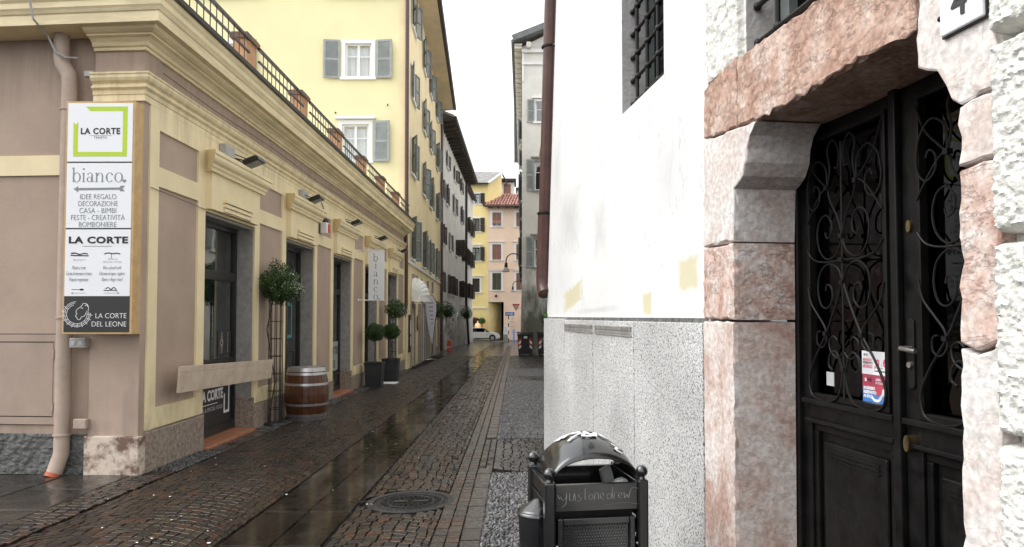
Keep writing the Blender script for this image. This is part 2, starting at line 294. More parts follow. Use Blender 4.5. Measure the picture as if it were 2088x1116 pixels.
class MB:
    def __init__(s): s.v = []; s.f = []; s.t = []
    def add(s, vs, fs, tint=None):
        b = len(s.v); s.v += [Vector(p) for p in vs]; s.f += [tuple(b + i for i in f) for f in fs]
        s.t += [tint] * len(fs); return s
    def box(s, F, u0, u1, o0, o1, z0, z1):
        p = [F(u, o, z) for z in (z0, z1) for o in (o0, o1) for u in (u0, u1)]
        return s.add(p, [(0, 1, 3, 2), (4, 6, 7, 5), (0, 4, 5, 1), (2, 3, 7, 6), (0, 2, 6, 4), (1, 5, 7, 3)])
    def extr(s, pts, vec, tint=None):
        n = len(pts); vec = Vector(vec); pts = [Vector(p) for p in pts]
        return s.add(pts + [p + vec for p in pts], [tuple(range(n))[::-1], tuple(range(n, 2 * n))] + [(i, (i + 1) % n, n + (i + 1) % n, n + i) for i in range(n)], tint)
    def poly(s, F, uz, o0, o1):
        return s.extr([F(u, o0, z) for u, z in uz], F.n * (o1 - o0))
    def tube(s, pts, r, n=8, flat=None):
        pts = [Vector(p) for p in pts]; rings = []; up = None
        for i, p in enumerate(pts):
            t = (pts[min(i + 1, len(pts) - 1)] - pts[max(i - 1, 0)]).normalized()
            if up is None: up = Vector((0, 0, 1)) if abs(t.z) < .9 else Vector((1, 0, 0))
            a = t.cross(up)
            if a.length < 1e-4: a = t.cross(Vector((.3, 1, .2)))
            a.normalize(); b = a.cross(t).normalized(); up = b
            rr = r[i] if isinstance(r, (list, tuple)) else r
            rings.append([p + (a * math.cos(k * 2 * math.pi / n) + b * math.sin(k * 2 * math.pi / n)) * rr for k in range(n)])
        vs = [q for R_ in rings for q in R_]; fs = []
        for i in range(len(pts) - 1):
            for k in range(n): fs.append((i * n + k, i * n + (k + 1) % n, (i + 1) * n + (k + 1) % n, (i + 1) * n + k))
        fs += [tuple(range(n))[::-1], tuple(range((len(pts) - 1) * n, len(pts) * n))]
        return s.add(vs, fs)
    def bar(s, a, b, w, h=None, up=(0, 0, 1)):
        a = Vector(a); b = Vector(b); t = (b - a).normalized(); x = t.cross(Vector(up))
        if x.length < 1e-4: x = Vector((1, 0, 0))
        x.normalize(); y = x.cross(t); h = h or w
        o = [-x * w / 2 - y * h / 2, x * w / 2 - y * h / 2, x * w / 2 + y * h / 2, -x * w / 2 + y * h / 2]
        return s.extr([a + q for q in o], b - a)
    def lathe(s, prof, c, n=24, a0=0, a1=2 * math.pi, tilt=None):
        c = Vector(c); full = abs(a1 - a0 - 2 * math.pi) < 1e-6; m = n if full else n + 1; vs = []
        for r, z in prof:
            for k in range(m):
                a = a0 + (a1 - a0) * k / n; q = Vector((r * math.cos(a), r * math.sin(a), z))
                vs.append(c + (tilt @ q if tilt else q))
        fs = []
        for i in range(len(prof) - 1):
            for k in range(n):
                k2 = (k + 1) % m
                fs.append((i * m + k, i * m + k2, (i + 1) * m + k2, (i + 1) * m + k))
        if full:
            fs += [tuple(range(m))[::-1], tuple(range((len(prof) - 1) * m, len(prof) * m))]
        return s.add(vs, fs)
    def ball(s, c, r, n=14, sz=1.0):
        k = max(5, n // 2 + 1)
        return s.lathe([(r * math.sin(math.pi * i / k) + 1e-5, -r * sz * math.cos(math.pi * i / k)) for i in range(k + 1)], c, n)
    def grid(s, fn, nu, nv):
        vs = [fn(i / nu, j / nv) for j in range(nv + 1) for i in range(nu + 1)]
        return s.add(vs, [(j * (nu + 1) + i, j * (nu + 1) + i + 1, (j + 1) * (nu + 1) + i + 1, (j + 1) * (nu + 1) + i) for j in range(nv) for i in range(nu)])
    def sweep(s, pts, nrm, prof):
        """profile (out, z) run along a flat path of points; nrm: outward offset vector at each point (mitre length included)"""
        m = len(prof); vs = [Vector(p) + Vector(q) * o + Vector((0, 0, z)) for p, q in zip(pts, nrm) for o, z in prof]; fs = []
        for i in range(len(pts) - 1):
            for k in range(m):
                k2 = (k + 1) % m; fs.append((i * m + k, i * m + k2, (i + 1) * m + k2, (i + 1) * m + k))
        fs += [tuple(range(m)), tuple(range((len(pts) - 1) * m, len(pts) * m))[::-1]]
        return s.add(vs, fs)
    def xform(s, mat): s.v = [mat @ p for p in s.v]; return s
    def build(s, name, mat, parent=None, smooth=False, bevel=0, solid=0, **tags):
        off = Vector((0, 0, 0)); q = parent
        while q is not None: off += q.location; q = q.parent
        me = bpy.data.meshes.new(name); me.from_pydata([tuple(p - off) for p in s.v], [], s.f)
        bm = bmesh.new(); bm.from_mesh(me); bmesh.ops.recalc_face_normals(bm, faces=bm.faces); bm.to_mesh(me); bm.free()
        if any(t is not None for t in s.t):
            at = me.attributes.new('tint', 'FLOAT_COLOR', 'FACE')
            at.data.foreach_set('color', [c for t in s.t for c in (*(t or (1, 1, 1)), 1)])
        me.materials.append(mat)
        if smooth: me.polygons.foreach_set('use_smooth', [True] * len(me.polygons)); me.set_sharp_from_angle(angle=R(38))
        o = bpy.data.objects.new(name, me); COL.objects.link(o)
        if parent: o.parent = parent
        if bevel:
            mo = o.modifiers.new('edge', 'BEVEL'); mo.width = bevel; mo.segments = 2; mo.limit_method = 'ANGLE'
        if solid:
            mo = o.modifiers.new('thick', 'SOLIDIFY'); mo.thickness = solid; mo.offset = 0
        for k, v in tags.items(): o[k] = v
        return o

def thing(name, label, cat, loc=(0, 0, 0), group=None):
    o = bpy.data.objects.new(name, None); COL.objects.link(o); o.location = loc; o.empty_display_size = .2
    o['label'] = label; o['category'] = cat
    if group: o['group'] = group
    return o
def tag(o, label, cat, group=None):
    o['label'] = label; o['category'] = cat
    if group: o['group'] = group
    return o
def struct(o): o['kind'] = 'structure'; return o
def copy_tree(src, delta, label):
    r = src.copy(); COL.objects.link(r); r.location = src.location + Vector(delta); r['label'] = label
    def kids(a, b):
        for ch in list(a.children):
            c = ch.copy(); COL.objects.link(c); c.parent = b; kids(ch, c)
    kids(src, r); return r

def pieces(F, u0, u1, z0, z1, holes, o0, o1):
    """a wall slab left whole except for its openings"""
    mb = MB(); zs = sorted({z0, z1, *[z for h in holes for z in h[2:4] if z0 < z < z1]})
    for a, b in zip(zs, zs[1:]):
        cuts = sorted([(max(h[0], u0), min(h[1], u1)) for h in holes if h[2] <= a + 1e-6 and h[3] >= b - 1e-6]); u = u0
        for c, d in cuts:
            if c > u + 1e-5: mb.box(F, u, c, o0, o1, a, b)
            u = max(u, d)
        if u < u1 - 1e-5: mb.box(F, u, u1, o0, o1, a, b)
    return mb

def text(name, s, size, at, right, up, mat, parent, align='CENTER', sx=1., off=0., shear=0., space=1., ext=.001, lift=.002, fit=None):
    c = bpy.data.curves.new('t', 'FONT'); c.body = s; c.size = size; c.align_x = align; c.offset = off; c.shear = shear; c.extrude = ext; c.space_character = space; c.resolution_u = 3
    t = bpy.data.objects.new('t', c); COL.objects.link(t)
    me = bpy.data.meshes.new_from_object(t); bpy.data.objects.remove(t); bpy.data.curves.remove(c)
    if fit and me.vertices:
        xs_ = [v.co.x for v in me.vertices]; sx = fit / (max(xs_) - min(xs_))
    r = Vector(right).normalized(); u = Vector(up).normalized(); n = r.cross(u); at = Vector(at)
    mb = MB(); mb.add([at + r * v.co.x * sx + u * v.co.y + n * (v.co.z + lift) for v in me.vertices], [tuple(p.vertices) for p in me.polygons])
    bpy.data.meshes.remove(me)
    return mb.build(name, mat, parent) if mb.v else None

def strokes(mb, lines, F2, w, lift=.002):
    """flat pen strokes; F2 maps (x, y) to a point, and its third argument lifts off the surface"""
    for ln in lines:
        L_, R_ = [], []
        for i, (x, y) in enumerate(ln):
            x0, y0 = ln[max(i - 1, 0)]; x1, y1 = ln[min(i + 1, len(ln) - 1)]
            dx, dy = x1 - x0, y1 - y0; l = math.hypot(dx, dy) or 1; nx, ny = -dy / l * w / 2, dx / l * w / 2
            L_.append(F2(x + nx, y + ny, lift)); R_.append(F2(x - nx, y - ny, lift))
        n = len(ln); mb.add(L_ + R_, [(i, i + 1, n + i + 1, n + i) for i in range(n - 1)])
    return mb
def curve(pts, n=6):
    out = []; P = [Vector((p[0], p[1], 0)) for p in pts]; P = [P[0]] + P + [P[-1]]
    for i in range(1, len(P) - 2):
        for k in range(n):
            t = k / n; a, b, c, d = P[i - 1], P[i], P[i + 1], P[i + 2]
            q = .5 * ((2 * b) + (c - a) * t + (2 * a - 5 * b + 4 * c - d) * t * t + (3 * b - a - 3 * c + d) * t ** 3)
            out.append((q.x, q.y))
    out.append((P[-1].x, P[-1].y)); return out

def gz(x, y): return -.0137 * y + .022 * (min(abs(x + 1.9), 2.3) - 2.3)

def leaf_cloud(c, rad, n, size, tints, shell=.55, lump=.12, petals=None, flat=0):
    c = Vector(c); a, b = MB(), MB()
    for _ in range(n):
        d = Vector((random.gauss(0, 1), random.gauss(0, 1), random.gauss(0, 1))).normalized()
        k = (shell + (1 - shell) * random.random() ** .6) * (1 + lump * noise.noise(d * 2.3 + c) * 2)
        p = c + Vector((d.x * rad[0], d.y * rad[1], d.z * rad[2])) * k
        ax = (d + Vector((random.gauss(0, .6), random.gauss(0, .6), random.gauss(0, .6)))).normalized()
        x = ax.cross(Vector((random.random(), random.random(), random.random() - .5))).normalized(); y = ax.cross(x)
        s = size * random.uniform(.6, 1.35); t = random.choice(tints); j = random.uniform(.75, 1.25)
        q = [p - x * s * .5, p - y * s * .28 + ax * s * .12, p + x * s * .6, p + y * s * .28 + ax * s * .12]
        if petals and random.random() < petals * (.4 + max(0, d.x * .8 + d.z * .5)): b.add(q, [(0, 1, 2, 3)])
        else: a.add(q, [(0, 1, 2, 3)], tuple(v * j for v in t))
    return a, b
G1 = [(1, 1, 1), (.7, .85, .6), (1.5, 1.4, 1.0), (.45, .55, .4)]
G2 = [(.75, .95, .65), (.5, .75, .45), (1.1, 1.25, .8), (.3, .42, .28)]

def shutter(parent, F, u, z0, z1, w, ang, side, mat, slats=14, label=None):
    """louvred leaf hinged at u; side -1 folds out to the left of the hinge, +1 to the right; ang away from the wall"""
    a = R(ang); d = F.d * (side * math.cos(a)) + F.n * math.sin(a); P = F(u, .045, 0); G = Fr(P, d, d.cross(Vector((0, 0, 1))))
    mb = MB(); t = .02; st = w * .13
    mb.box(G, 0, st, -t, t, z0, z1).box(G, w - st, w, -t, t, z0, z1)
    h = z1 - z0
    for a0, a1 in ((0, .055), (.945, 1), (.47, .52)): mb.box(G, st, w - st, -t * .9, t * .9, z0 + h * a0, z0 + h * a1)
    for lo, hi in ((.055, .47), (.52, .945)):
        for k in range(slats):
            z = z0 + h * (lo + (hi - lo) * (k + .15) / slats); zz = z0 + h * (lo + (hi - lo) * (k + 1.05) / slats)
            p = [G(st, t * .7, z), G(w - st, t * .7, z), G(w - st, -t * .5, zz), G(st, -t * .5, zz)]
            mb.extr(p, Vector((0, 0, .008)))
    o = mb.build('shutter', mat, parent)
    if label: o['label'] = label
    return o

def house_window(parent, F, u0, u1, z0, z1, o=0., fw=.13, surround=m_white, wood=m_wood_w, depth=.14, pane=None, curtain=None, sill=True, head=False, bars=(1, 1), dark=m_inside):
    """stone surround standing proud of the wall, wooden casement, panes, sill; the hole in the wall is cut by the caller"""
    mb = MB()
    mb.box(F, u0 - fw, u0, o, o + .03, z0, z1 + fw).box(F, u1, u1 + fw, o, o + .03, z0, z1 + fw).box(F, u0, u1, o, o + .03, z1, z1 + fw)
    fr = mb.build('window_surround', surround, parent)
    if sill: MB().box(F, u0 - fw * 1.3, u1 + fw * 1.3, o - .02, o + .09, z0 - .1, z0).build('window_sill', surround, fr)
    if head: MB().box(F, u0 - fw * 1.8, u1 + fw * 1.8, o, o + .12, z1 + fw + .05, z1 + fw + .14).build('window_hood', surround, fr)
    w = MB(); f = .07; d0, d1 = o - depth - .05, o - depth
    w.box(F, u0, u0 + f, d0, d1, z0, z1).box(F, u1 - f, u1, d0, d1, z0, z1).box(F, u0 + f, u1 - f, d0, d1, z0, z0 + f).box(F, u0 + f, u1 - f, d0, d1, z1 - f, z1)
    um = (u0 + u1) / 2
    if bars[0]: w.box(F, um - .05, um + .05, d0 - .003, d1 + .003, z0 + f, z1 - f)
    if bars[1]:
        zt = z0 + (z1 - z0) * .62
        w.box(F, u0 + f, um - .05, d0 + .01, d1 - .01, zt - .02, zt + .02).box(F, um + .05, u1 - f, d0 + .01, d1 - .01, zt - .02, zt + .02)
    ca = w.build('casement', wood, parent)
    MB().box(F, u0 + f, u1 - f, d0 + .018, d0 + .026, z0 + f, z1 - f).build('pane', pane or m_glass, ca)
    if curtain:
        c = MB(); n = 16
        for s0, s1 in ((u0 + .02, um - .02), (um + .02, u1 - .02)):
            c.grid(lambda a, b, s0=s0, s1=s1: F(s0 + (s1 - s0) * a, d0 - .06 + .02 * math.sin(a * 22), z0 + .02 + (z1 - z0 - .15) * b), n, 1)
        c.build('curtain', curtain, ca)
    MB().box(F, u0 - .05, u1 + .05, d0 - .62, d0 - .5, z0 - .1, z1 + .1).build('room_behind', dark, ca)
    return ca

# ================================================================ ground and paving
xs = [-400, -60, -20, -8, -4.2, -3, -1.9, -.8, .4, 3, 20, 60, 400]; ys = [-400, -60, -20] + [i * 2.5 for i in range(-4, 45)] + [130, 200, 500]
mb = MB()
def gflat(x, y): return gz(x, max(-20, min(y, 110)))
mb.add([(x, y, gflat(x, y) - .024) for y in ys for x in xs], [(j * len(xs) + i, j * len(xs) + i + 1, (j + 1) * len(xs) + i + 1, (j + 1) * len(xs) + i) for j in range(len(ys) - 1) for i in range(len(xs) - 1)])
ground = struct(mb.build('ground', m_base))

street = bpy.data.objects.new('street', None); COL.objects.link(street); street['kind'] = 'structure'
def wallx(y): return .359 + .1414 * (8 - y) if y < 8 else 1.75
MC = (-1.0, 6.9); MR = .43

def stone(mb, q, h=.0, rise=.012, tint=(.05, .03, .025), tilt=.004):
    """one sett: q = four ground corners, rounded top edge, sides down into the joint"""
    c = sum((Vector((*p, 0)) for p in q), Vector()) / 4
    a, b = random.gauss(0, tilt), random.gauss(0, tilt); top, mid, low = [], [], []
    for p in q:
        d = Vector((*p, 0)) - c
        def z(v): return gz(c.x + v.x, c.y + v.y) + h + (v.x * a + v.y * b) * 10
        v = d * .88; top.append((c.x + v.x, c.y + v.y, z(v)))
        v = d * .97; mid.append((c.x + v.x, c.y + v.y, z(v) - rise * .32))
        low.append((c.x + d.x, c.y + d.y, z(d) - rise - .016))
    f = [(0, 1, 2, 3)]
    for k in range(4):
        k2 = (k + 1) % 4; f += [(k, 4 + k, 4 + k2, k2), (4 + k, 8 + k, 8 + k2, 4 + k2)]
    mb.add(top + mid + low, f, tint)
CT = [(.046, .031, .022), (.050, .030, .020), (.036, .027, .021), (.060, .031, .018), (.030, .025, .022), (.044, .034, .024), (.068, .030, .018), (.050, .039, .025), (.038, .029, .022), (.026, .022, .020)]
def ctint():
    t = random.choice(CT); j = random.uniform(.6, 1.25); return tuple(v * j for v in t)

cob = []          # every sett of the carriageway as four corners
def arcs(xa, xb, y0, y1, ang=55, width=.112, row=.102, keep=lambda x, y: True):
    c = (xa + xb) / 2; w = (xb - xa) / 2; th = R(ang); rad = w / math.sin(th); n = max(3, round(2 * th * rad / width))
    y = y0 - rad
    while y < y1:
        of = random.random() * .8; e = [-th + 2 * th * (k + of * .5) / n for k in range(-1, n + 1)]
        e = [max(-th, min(th, v + random.gauss(0, .07) * 2 * th / n)) for v in e]
        for t0, t1 in zip(e, e[1:]):
            if t1 - t0 < .3 * 2 * th / n: continue
            g = .0045 / rad; u0, u1 = t0 + g, t1 - g; q = []
            for t, s in ((u0, 0), (u1, 0), (u1, 1), (u0, 1)):
                yy = y + rad * math.cos(t) + (row - .007) * s + random.gauss(0, .0055)
                q.append((c + rad * math.sin(t) + random.gauss(0, .003), yy))
            mx, my = sum(p[0] for p in q) / 4, sum(p[1] for p in q) / 4
            if y0 <= my <= y1 and keep(mx, my): cob.append(q)
        y += row
def off_manhole(x, y): return math.hypot(x - MC[0], y - MC[1]) > MR + .03
arcs(-3.84, -2.32, 4.7, 40)
arcs(-1.48, -.66, 4.7, 40, keep=off_manhole)
def rows(xa, xb, y0, y1, w=.1, d=.095, store=cob, keep=lambda x, y: True):
    y = y0
    while y < y1:
        x = xa(y) if callable(xa) else xa; e = xb(y) if callable(xb) else xb; x -= random.random() * w * .5
        while x < e:
            ww = w * random.uniform(.75, 1.35); b = min(x + ww, e)
            if b - x > w * .4 and keep((x + b) / 2, y):
                j = lambda: random.gauss(0, .004)
                store.append([(x + .005 + j(), y + j()), (b - .005 + j(), y + j()), (b - .005 + j(), y + d - .01 + j()), (x + .005 + j(), y + d - .01 + j())])
            x = b
        y += d
# the cross strip of setts between the two pebbled beds
def cross_strip(y0, y1):
    y = y0
    while y < y1:
        x = -.26
        while x < wallx(y):
            w_ = random.uniform(.085, .13); sag = lambda xx: .28 * ((xx - .4) / .7) ** 2 * (1 - (y - y0) / (y1 - y0))
            j = lambda: random.gauss(0, .004)
            cob.append([(x + .005, y + sag(x) + j()), (x + w_ - .005, y + sag(x + w_) + j()), (x + w_ - .005, y + sag(x + w_) + .085 + j()), (x + .005, y + sag(x) + .085 + j())]); x += w_
        y += .095
rows(-4.2, -3.87, 4.7, 8.15, .11, .1)
cross_strip(8.15, 10.5); cross_strip(21.5, 23.2)
rows(-.26, 1.75, 27.5, 40)
cob.sort(key=lambda q: (sum(p[1] for p in q) / 4) ** 2 + (sum(p[0] for p in q) / 4 + .4) ** 2)
def in_view(q): 
    x, y = sum(p[0] for p in q) / 4, sum(p[1] for p in q) / 4
    return y > 5.35 + .0 and x > -.70 * y and not (x > .03 * y and y < 8)
near, rest = [q for q in cob if in_view(q)], [q for q in cob if not in_view(q)]
for q in near[:300]:
    mb = MB(); stone(mb, q, tint=ctint()); mb.build('cobblestone', m_cob, street)
mb = MB()
for q in near[300:] + rest:
    t = ctint()
    if q[0][0] > -.28: g_ = sum(t) / 3 * 1.15; t = (g_ * 1.05, g_, g_ * .95)  # greyer, lighter tint puts the wet sheen into the colour of these setts
    stone(mb, q, tint=t)
mb.build('cobblestone_field', m_cob, street, kind='stuff')

# far carriageway, where single setts are no longer told apart
mb = MB(); n = 30
mb.grid(lambda a, b: (-6.5 + 8.5 * a, 40 + 62 * b, gz(-6.5 + 8.5 * a, 40 + 62 * b) - .012), 12, 12)
mb.build('far_setts', M('wet_far_setts', (.045, .037, .031), .2, .45, 9, bump=.7, bs=11, bdist=.02, spec=.5, rvar=.1), street)

# drainage channel down the middle, flat slabs under a film of water
gut = bpy.data.objects.new('drainage_channel', None); COL.objects.link(gut); gut['kind'] = 'structure'
y = 4.4
while y < 70:
    d = random.uniform(.75, 1.15)
    for x0, x1 in ((-2.30, -1.905), (-1.895, -1.50)):
        mb = MB(); t = random.uniform(.75, 1.2)
        stone(mb, [(x0 + .004, y + .004), (x1 - .004, y + .004), (x1 - .004, y + d - .006), (x0 + .004, y + d - .006)], h=-.004, rise=.003, tint=(t * .62, t * .6, t * .57), tilt=.0003)
        mb.build('slab', m_slab, gut)
    y += d

# a film of rain water lying in the channel
mb = MB(); n = 130
def edge(y, k): return .035 * noise.noise(Vector((k, y * .9, 0))) + .05 * noise.noise(Vector((k, y * .23, 4)))
vs = []
for k in range(n + 1):
    yy = 4.6 + (62 - 4.6) * (k / n) ** 1.5
    for j, x in enumerate((-2.31 + edge(yy, 1.7), -1.9, -1.49 + edge(yy, 7.3))): vs.append((x, yy, gz(-2.2, yy) + .0035))
mb.add(vs, [(3 * k + j, 3 * k + j + 1, 3 * k + j + 4, 3 * k + j + 3) for k in range(n) for j in range(2)])
pd = struct(mb.build('puddle', m_water, smooth=True))
if pd.data.polygons[0].normal.z < 0: pd.data.flip_normals()

# kerb band: one row of slabs, two rows of setts
band = bpy.data.objects.new('kerb_band', None); COL.objects.link(band); band['kind'] = 'structure'
far = MB(); nb = 0
for x0, x1, lo, hi in ((-.43, -.27, .25, .48), (-.541, -.436, .11, .2), (-.653, -.547, .11, .2)):
    y = 4.9
    while y < 60:
        d = random.uniform(lo, hi); tt = random.uniform(.7, 1.3); tint = (.060 * tt, .052 * tt, .044 * tt) if random.random() < .8 else (.075 * tt, .045 * tt, .03 * tt)
        q = [(x0 + random.gauss(0, .003), y + .005), (x1 + random.gauss(0, .003), y + .005), (x1, y + d - .006), (x0, y + d - .006)]
        if 8.15 < y < 10.5 and x0 > -.5: y += d; continue
        if y < 16 and nb < 100: mb = MB(); stone(mb, q, h=.003, tint=tint, tilt=.001); mb.build('kerb_stone', m_cob, band); nb += 1
        else: stone(far, q, h=.003, tint=tint, tilt=.001)
        y += d
far.build('kerb_stone_row', m_cob, band, kind='stuff')
mb = MB()
y = 8.15
while y < 10.5:                                       # the band breaks into small setts beside the cross strip
    x = -.43
    for k in range(2):
        tt = random.uniform(.7, 1.25); stone(mb, [(x + .004, y), (x + .08, y), (x + .08, y + .085), (x + .004, y + .085)], tint=(.055 * tt, .046 * tt, .04 * tt)); x += .085
    y += .095
mb.build('kerb_sett_row', m_cob, band, kind='stuff')

# pebbled beds beside the white house
pave = bpy.data.objects.new('pebble_pavement', None); COL.objects.link(pave); pave['kind'] = 'structure'
mb = MB()
for a, b in ((4.0, 8.12), (10.55, 21.4), (23.3, 27.4)):
    n = 12; ys_ = [a + (b - a) * k / n for k in range(n + 1)]
    mb.add([(x, yy, gz(x, yy) - .006) for yy in ys_ for x in (-.27, wallx(yy) + .02)], [(2 * k, 2 * k + 1, 2 * k + 3, 2 * k + 2) for k in range(n)])
mb.build('mortar_bed', m_grout, pave)
def pebble(mb, x, y, a, lx, ly, h, tint):
    ca, sa = math.cos(a), math.sin(a); vs = []
    for s, z in ((1, -.008), (.92, h * .35), (.58, h * .85)):
        for k in range(7):
            t = k * 2 * math.pi / 7; p = lx * s * math.cos(t); q = ly * s * math.sin(t)
            X, Y = x + p * ca - q * sa, y + p * sa + q * ca; vs.append((X, Y, gz(X, Y) + z))
    vs.append((x, y, gz(x, y) + h)); f = []
    for r_ in range(2):
        for k in range(7): f.append((r_ * 7 + k, r_ * 7 + (k + 1) % 7, r_ * 7 + 7 + (k + 1) % 7, r_ * 7 + 7 + k))
    f += [(14 + k, 14 + (k + 1) % 7, 21) for k in range(7)]
    mb.add(vs, f, tint)
PT = [(.17, .17, .18), (.10, .10, .105), (.25, .245, .24), (.06, .06, .062), (.14, .125, .11), (.20, .20, .21), (.32, .31, .30)]
pts = []
for a, b in ((5.1, 8.1), (10.55, 21.4), (23.3, 27.4)):
    st = .035; yy = a
    while yy < b:
        xx = -.25 + random.random() * .02
        while xx < min(wallx(yy), .05 * yy + .12 if yy > 8 else 9):
            pts.append((xx + random.gauss(0, .007), yy + random.gauss(0, .007))); xx += st
        yy += st * .82 if yy < 12 else st
def peb_args(p):
    t = random.choice(PT); j = random.uniform(.6, 1.2)
    return (*p, random.gauss(.5, .9), random.uniform(.016, .024), random.uniform(.010, .015), random.uniform(.010, .020), tuple(v * j for v in t))
pts.sort(key=lambda p: p[1])
vis = [p for p in pts if 5.35 < p[1] and p[0] < .03 * p[1]]; hid = [p for p in pts if not (5.35 < p[1] and p[0] < .03 * p[1])]
for p in vis[:300]: mb = MB(); pebble(mb, *peb_args(p)); mb.build('pebble', m_peb, pave, smooth=True)
mb = MB()
for p in vis[300:] + hid: pebble(mb, *peb_args(p))
mb.build('pebble_field', m_peb, pave, smooth=True, kind='stuff')

# strip along the shop front: slabs before the openings, pebbled patches before the piers
apron = bpy.data.objects.new('shop_apron', None); COL.objects.link(apron); apron['kind'] = 'structure'
OPEN = [9.53, 12.92, 16.31, 19.75, 23.35]; OW = 1.83
mbp = MB(); pp = 0
edges = [(8.2, 'p')] + sum([[(o - .1, 's'), (o + OW + .1, 'p')] for o in OPEN], []) + [(27.0, 'e')]
for (a, k), (b, _) in zip(edges, edges[1:]):
    if k == 's':
        for x0, x1 in ((-4.19, -3.86),):
            yy = a
            while yy < b - .1:
                d = min(random.uniform(.55, .8), b - yy); t = random.uniform(.8, 1.5)
                m_ = MB(); stone(m_, [(x0, yy + .004), (x1, yy + .004), (x1, yy + d - .006), (x0, yy + d - .006)], h=.0, rise=.0025, tint=(t, t, t), tilt=.0005); m_.build('slab', m_slab, apron); yy += d
    else:
        mbp.add([(x, yy, gz(x, yy) - .006) for yy in (a, b) for x in (-4.19, -3.86)], [(0, 1, 3, 2)])
        yy = a
        pm = MB(); PTs = list(PT); PT[:] = [tuple(v * .45 for v in t) for t in PT]
        while yy < b:
            xx = -4.17
            while xx < -3.87: pebble(pm, *peb_args((xx + random.gauss(0, .006), yy + random.gauss(0, .006)))); xx += .036
            yy += .032
        PT[:] = PTs
        pm.build('pebble_patch', m_peb, apron, smooth=True, kind='stuff')
mbp.build('mortar_bed', m_grout, apron)
# smooth flags before the end wall
flag_ = bpy.data.objects.new('flagstone_pavement', None); COL.objects.link(flag_); flag_['kind'] = 'structure'
for (x0, x1) in ((-4.95, -4.24), (-5.9, -4.96), (-7.0, -5.91)):
    yy = 4.5 + random.random() * .3
    while yy < 7.9:
        d = min(random.uniform(.6, 1.1), 7.95 - yy); t = random.uniform(.55, .95)
        if d < .1: break
        m_ = MB(); stone(m_, [(x0, yy + .004), (x1 - .01, yy + .004), (x1 - .01, yy + d - .008), (x0, yy + d - .008)], rise=.0025, tint=(t, t * .97, t * .95), tilt=.0004); m_.build('flagstone', m_slab, flag_); yy += d

# manhole cover
mh = thing('manhole_cover', 'round cast iron manhole cover set in the wet cobbles', 'manhole cover', (*MC, gz(*MC)))
tl = Matrix.Rotation(-.0137, 3, 'X') @ Matrix.Rotation(-.022, 3, 'Y')
c0 = Vector((*MC, gz(*MC) - .004))
MB().lathe([(.355, -.02), (.355, .004), (.365, .008), (.415, .008), (.425, .0), (.425, -.03)], c0, 48, tilt=tl).build('frame_ring', m_iron2, mh, smooth=True)
MB().lathe([(.001, .0), (.345, .0), (.35, -.02)], c0, 48, tilt=tl).build('lid', m_iron2, mh, smooth=True)
mb = MB()
for r_ in (.30, .22):
    mb.lathe([(r_ - .008, .0), (r_ - .006, .005), (r_ + .006, .005), (r_ + .008, .0)], c0, 48, tilt=tl)
for r_, n in ((.325, 44), (.27, 36), (.25, 34), (.185, 24), (.15, 20), (.115, 14), (.08, 10)):
    for k in range(n):
        a = 2 * math.pi * k / n
        if r_ < .2 and abs(math.sin(a) * r_) < .05: continue
        p = c0 + tl @ Vector((r_ * math.cos(a), r_ * math.sin(a), .003)); mb.ball(p, .009, 6, .6)
mb.build('stud', m_iron2, mh, kind='stuff')
mb = MB()
for dx in (-.1, .1): mb.add([c0 + tl @ Vector((dx + sx * .07, sy * .035, .006)) for sx, sy in ((-1, -1), (1, -1), (1, 1), (-1, 1))], [(0, 1, 2, 3)])
mb.build('badge_plate', m_iron2, mh)

# white flecks of litter
mb = MB()
for k in range(70):
    yy = 5.4 + 14 * random.random() ** 1.6; xx = random.uniform(-.62 * yy if yy < 6.5 else -3.9, -.7)
    s = random.uniform(.006, .017); a = random.random() * 6; z = gz(xx, yy) + .006
    mb.add([(xx + s * r_ * math.cos(a + t), yy + s * .8 * r_ * math.sin(a + t), z + random.uniform(0, .006)) for t, r_ in ((0, 1.2), (1.3, .6), (2.6, 1), (4, .7), (5.2, .9))], [(0, 1, 2, 3, 4)])
mb.build('litter', m_litter, kind='stuff', label='scattered white flecks of litter on the wet cobbles', category='litter')

# ================================================================ shop building on the left
FS = Fr((-4.2, 0, 0), (0, 1, 0), (1, 0, 0))                       # street front, u = y
FE = Fr((-4.2, 7.95, 0), (-1, .07, 0), (-.07, -1, 0))             # end wall facing the camera, u runs left
shop = thing('shop_building', 'low mauve shop building with cream trim and cornice', 'building', (-4.2, 7.95, -.11))
holes = [(o, o + OW, -1, 3.07) for o in OPEN]
pieces(FS, 8.03, 27.0, -.6, 5.1, holes, -.42, 0).build('street_wall', m_mauve, shop)
MB().box(FE, -.0, .58, -.3, .0, -.3, 5.1).build('corner_pilaster', m_mauve, shop)
MB().box(FE, .58, 6.5, -.5, -.10, -.3, 5.1).build('end_wall', m_mauve, shop)
MB().extr([(-13, 8.45, 5.12), (-4.3, 8.2, 5.12), (-4.3, 27, 5.12), (-13, 27, 5.12)], (0, 0, .06)).build('terrace_floor', m_grey, shop)
MB().box(FE, .56, 6.5, -.10, -.075, 3.27, 3.50).build('cream_band', m_cream, shop)
MB().box(FE, .59, 6.5, -.10, -.05, -.4, .30).build('rough_plinth', m_rough, shop)
mb = MB()
mb.grid(lambda a, b: FE(.60 + 5.8 * a, -.040 + .013 * (noise.noise(Vector((a * 90, b * 14, 1))) + .6 * noise.noise(Vector((a * 210, b * 30, 1)))), -.3 + .62 * b), 420, 40)
mb.build('rough_plinth_face', m_rough, shop)
MB().box(FE, -.035, .60, -.1, .045, -.3, .315).build('corner_plinth_stone', m_plinthw, shop, bevel=.012)
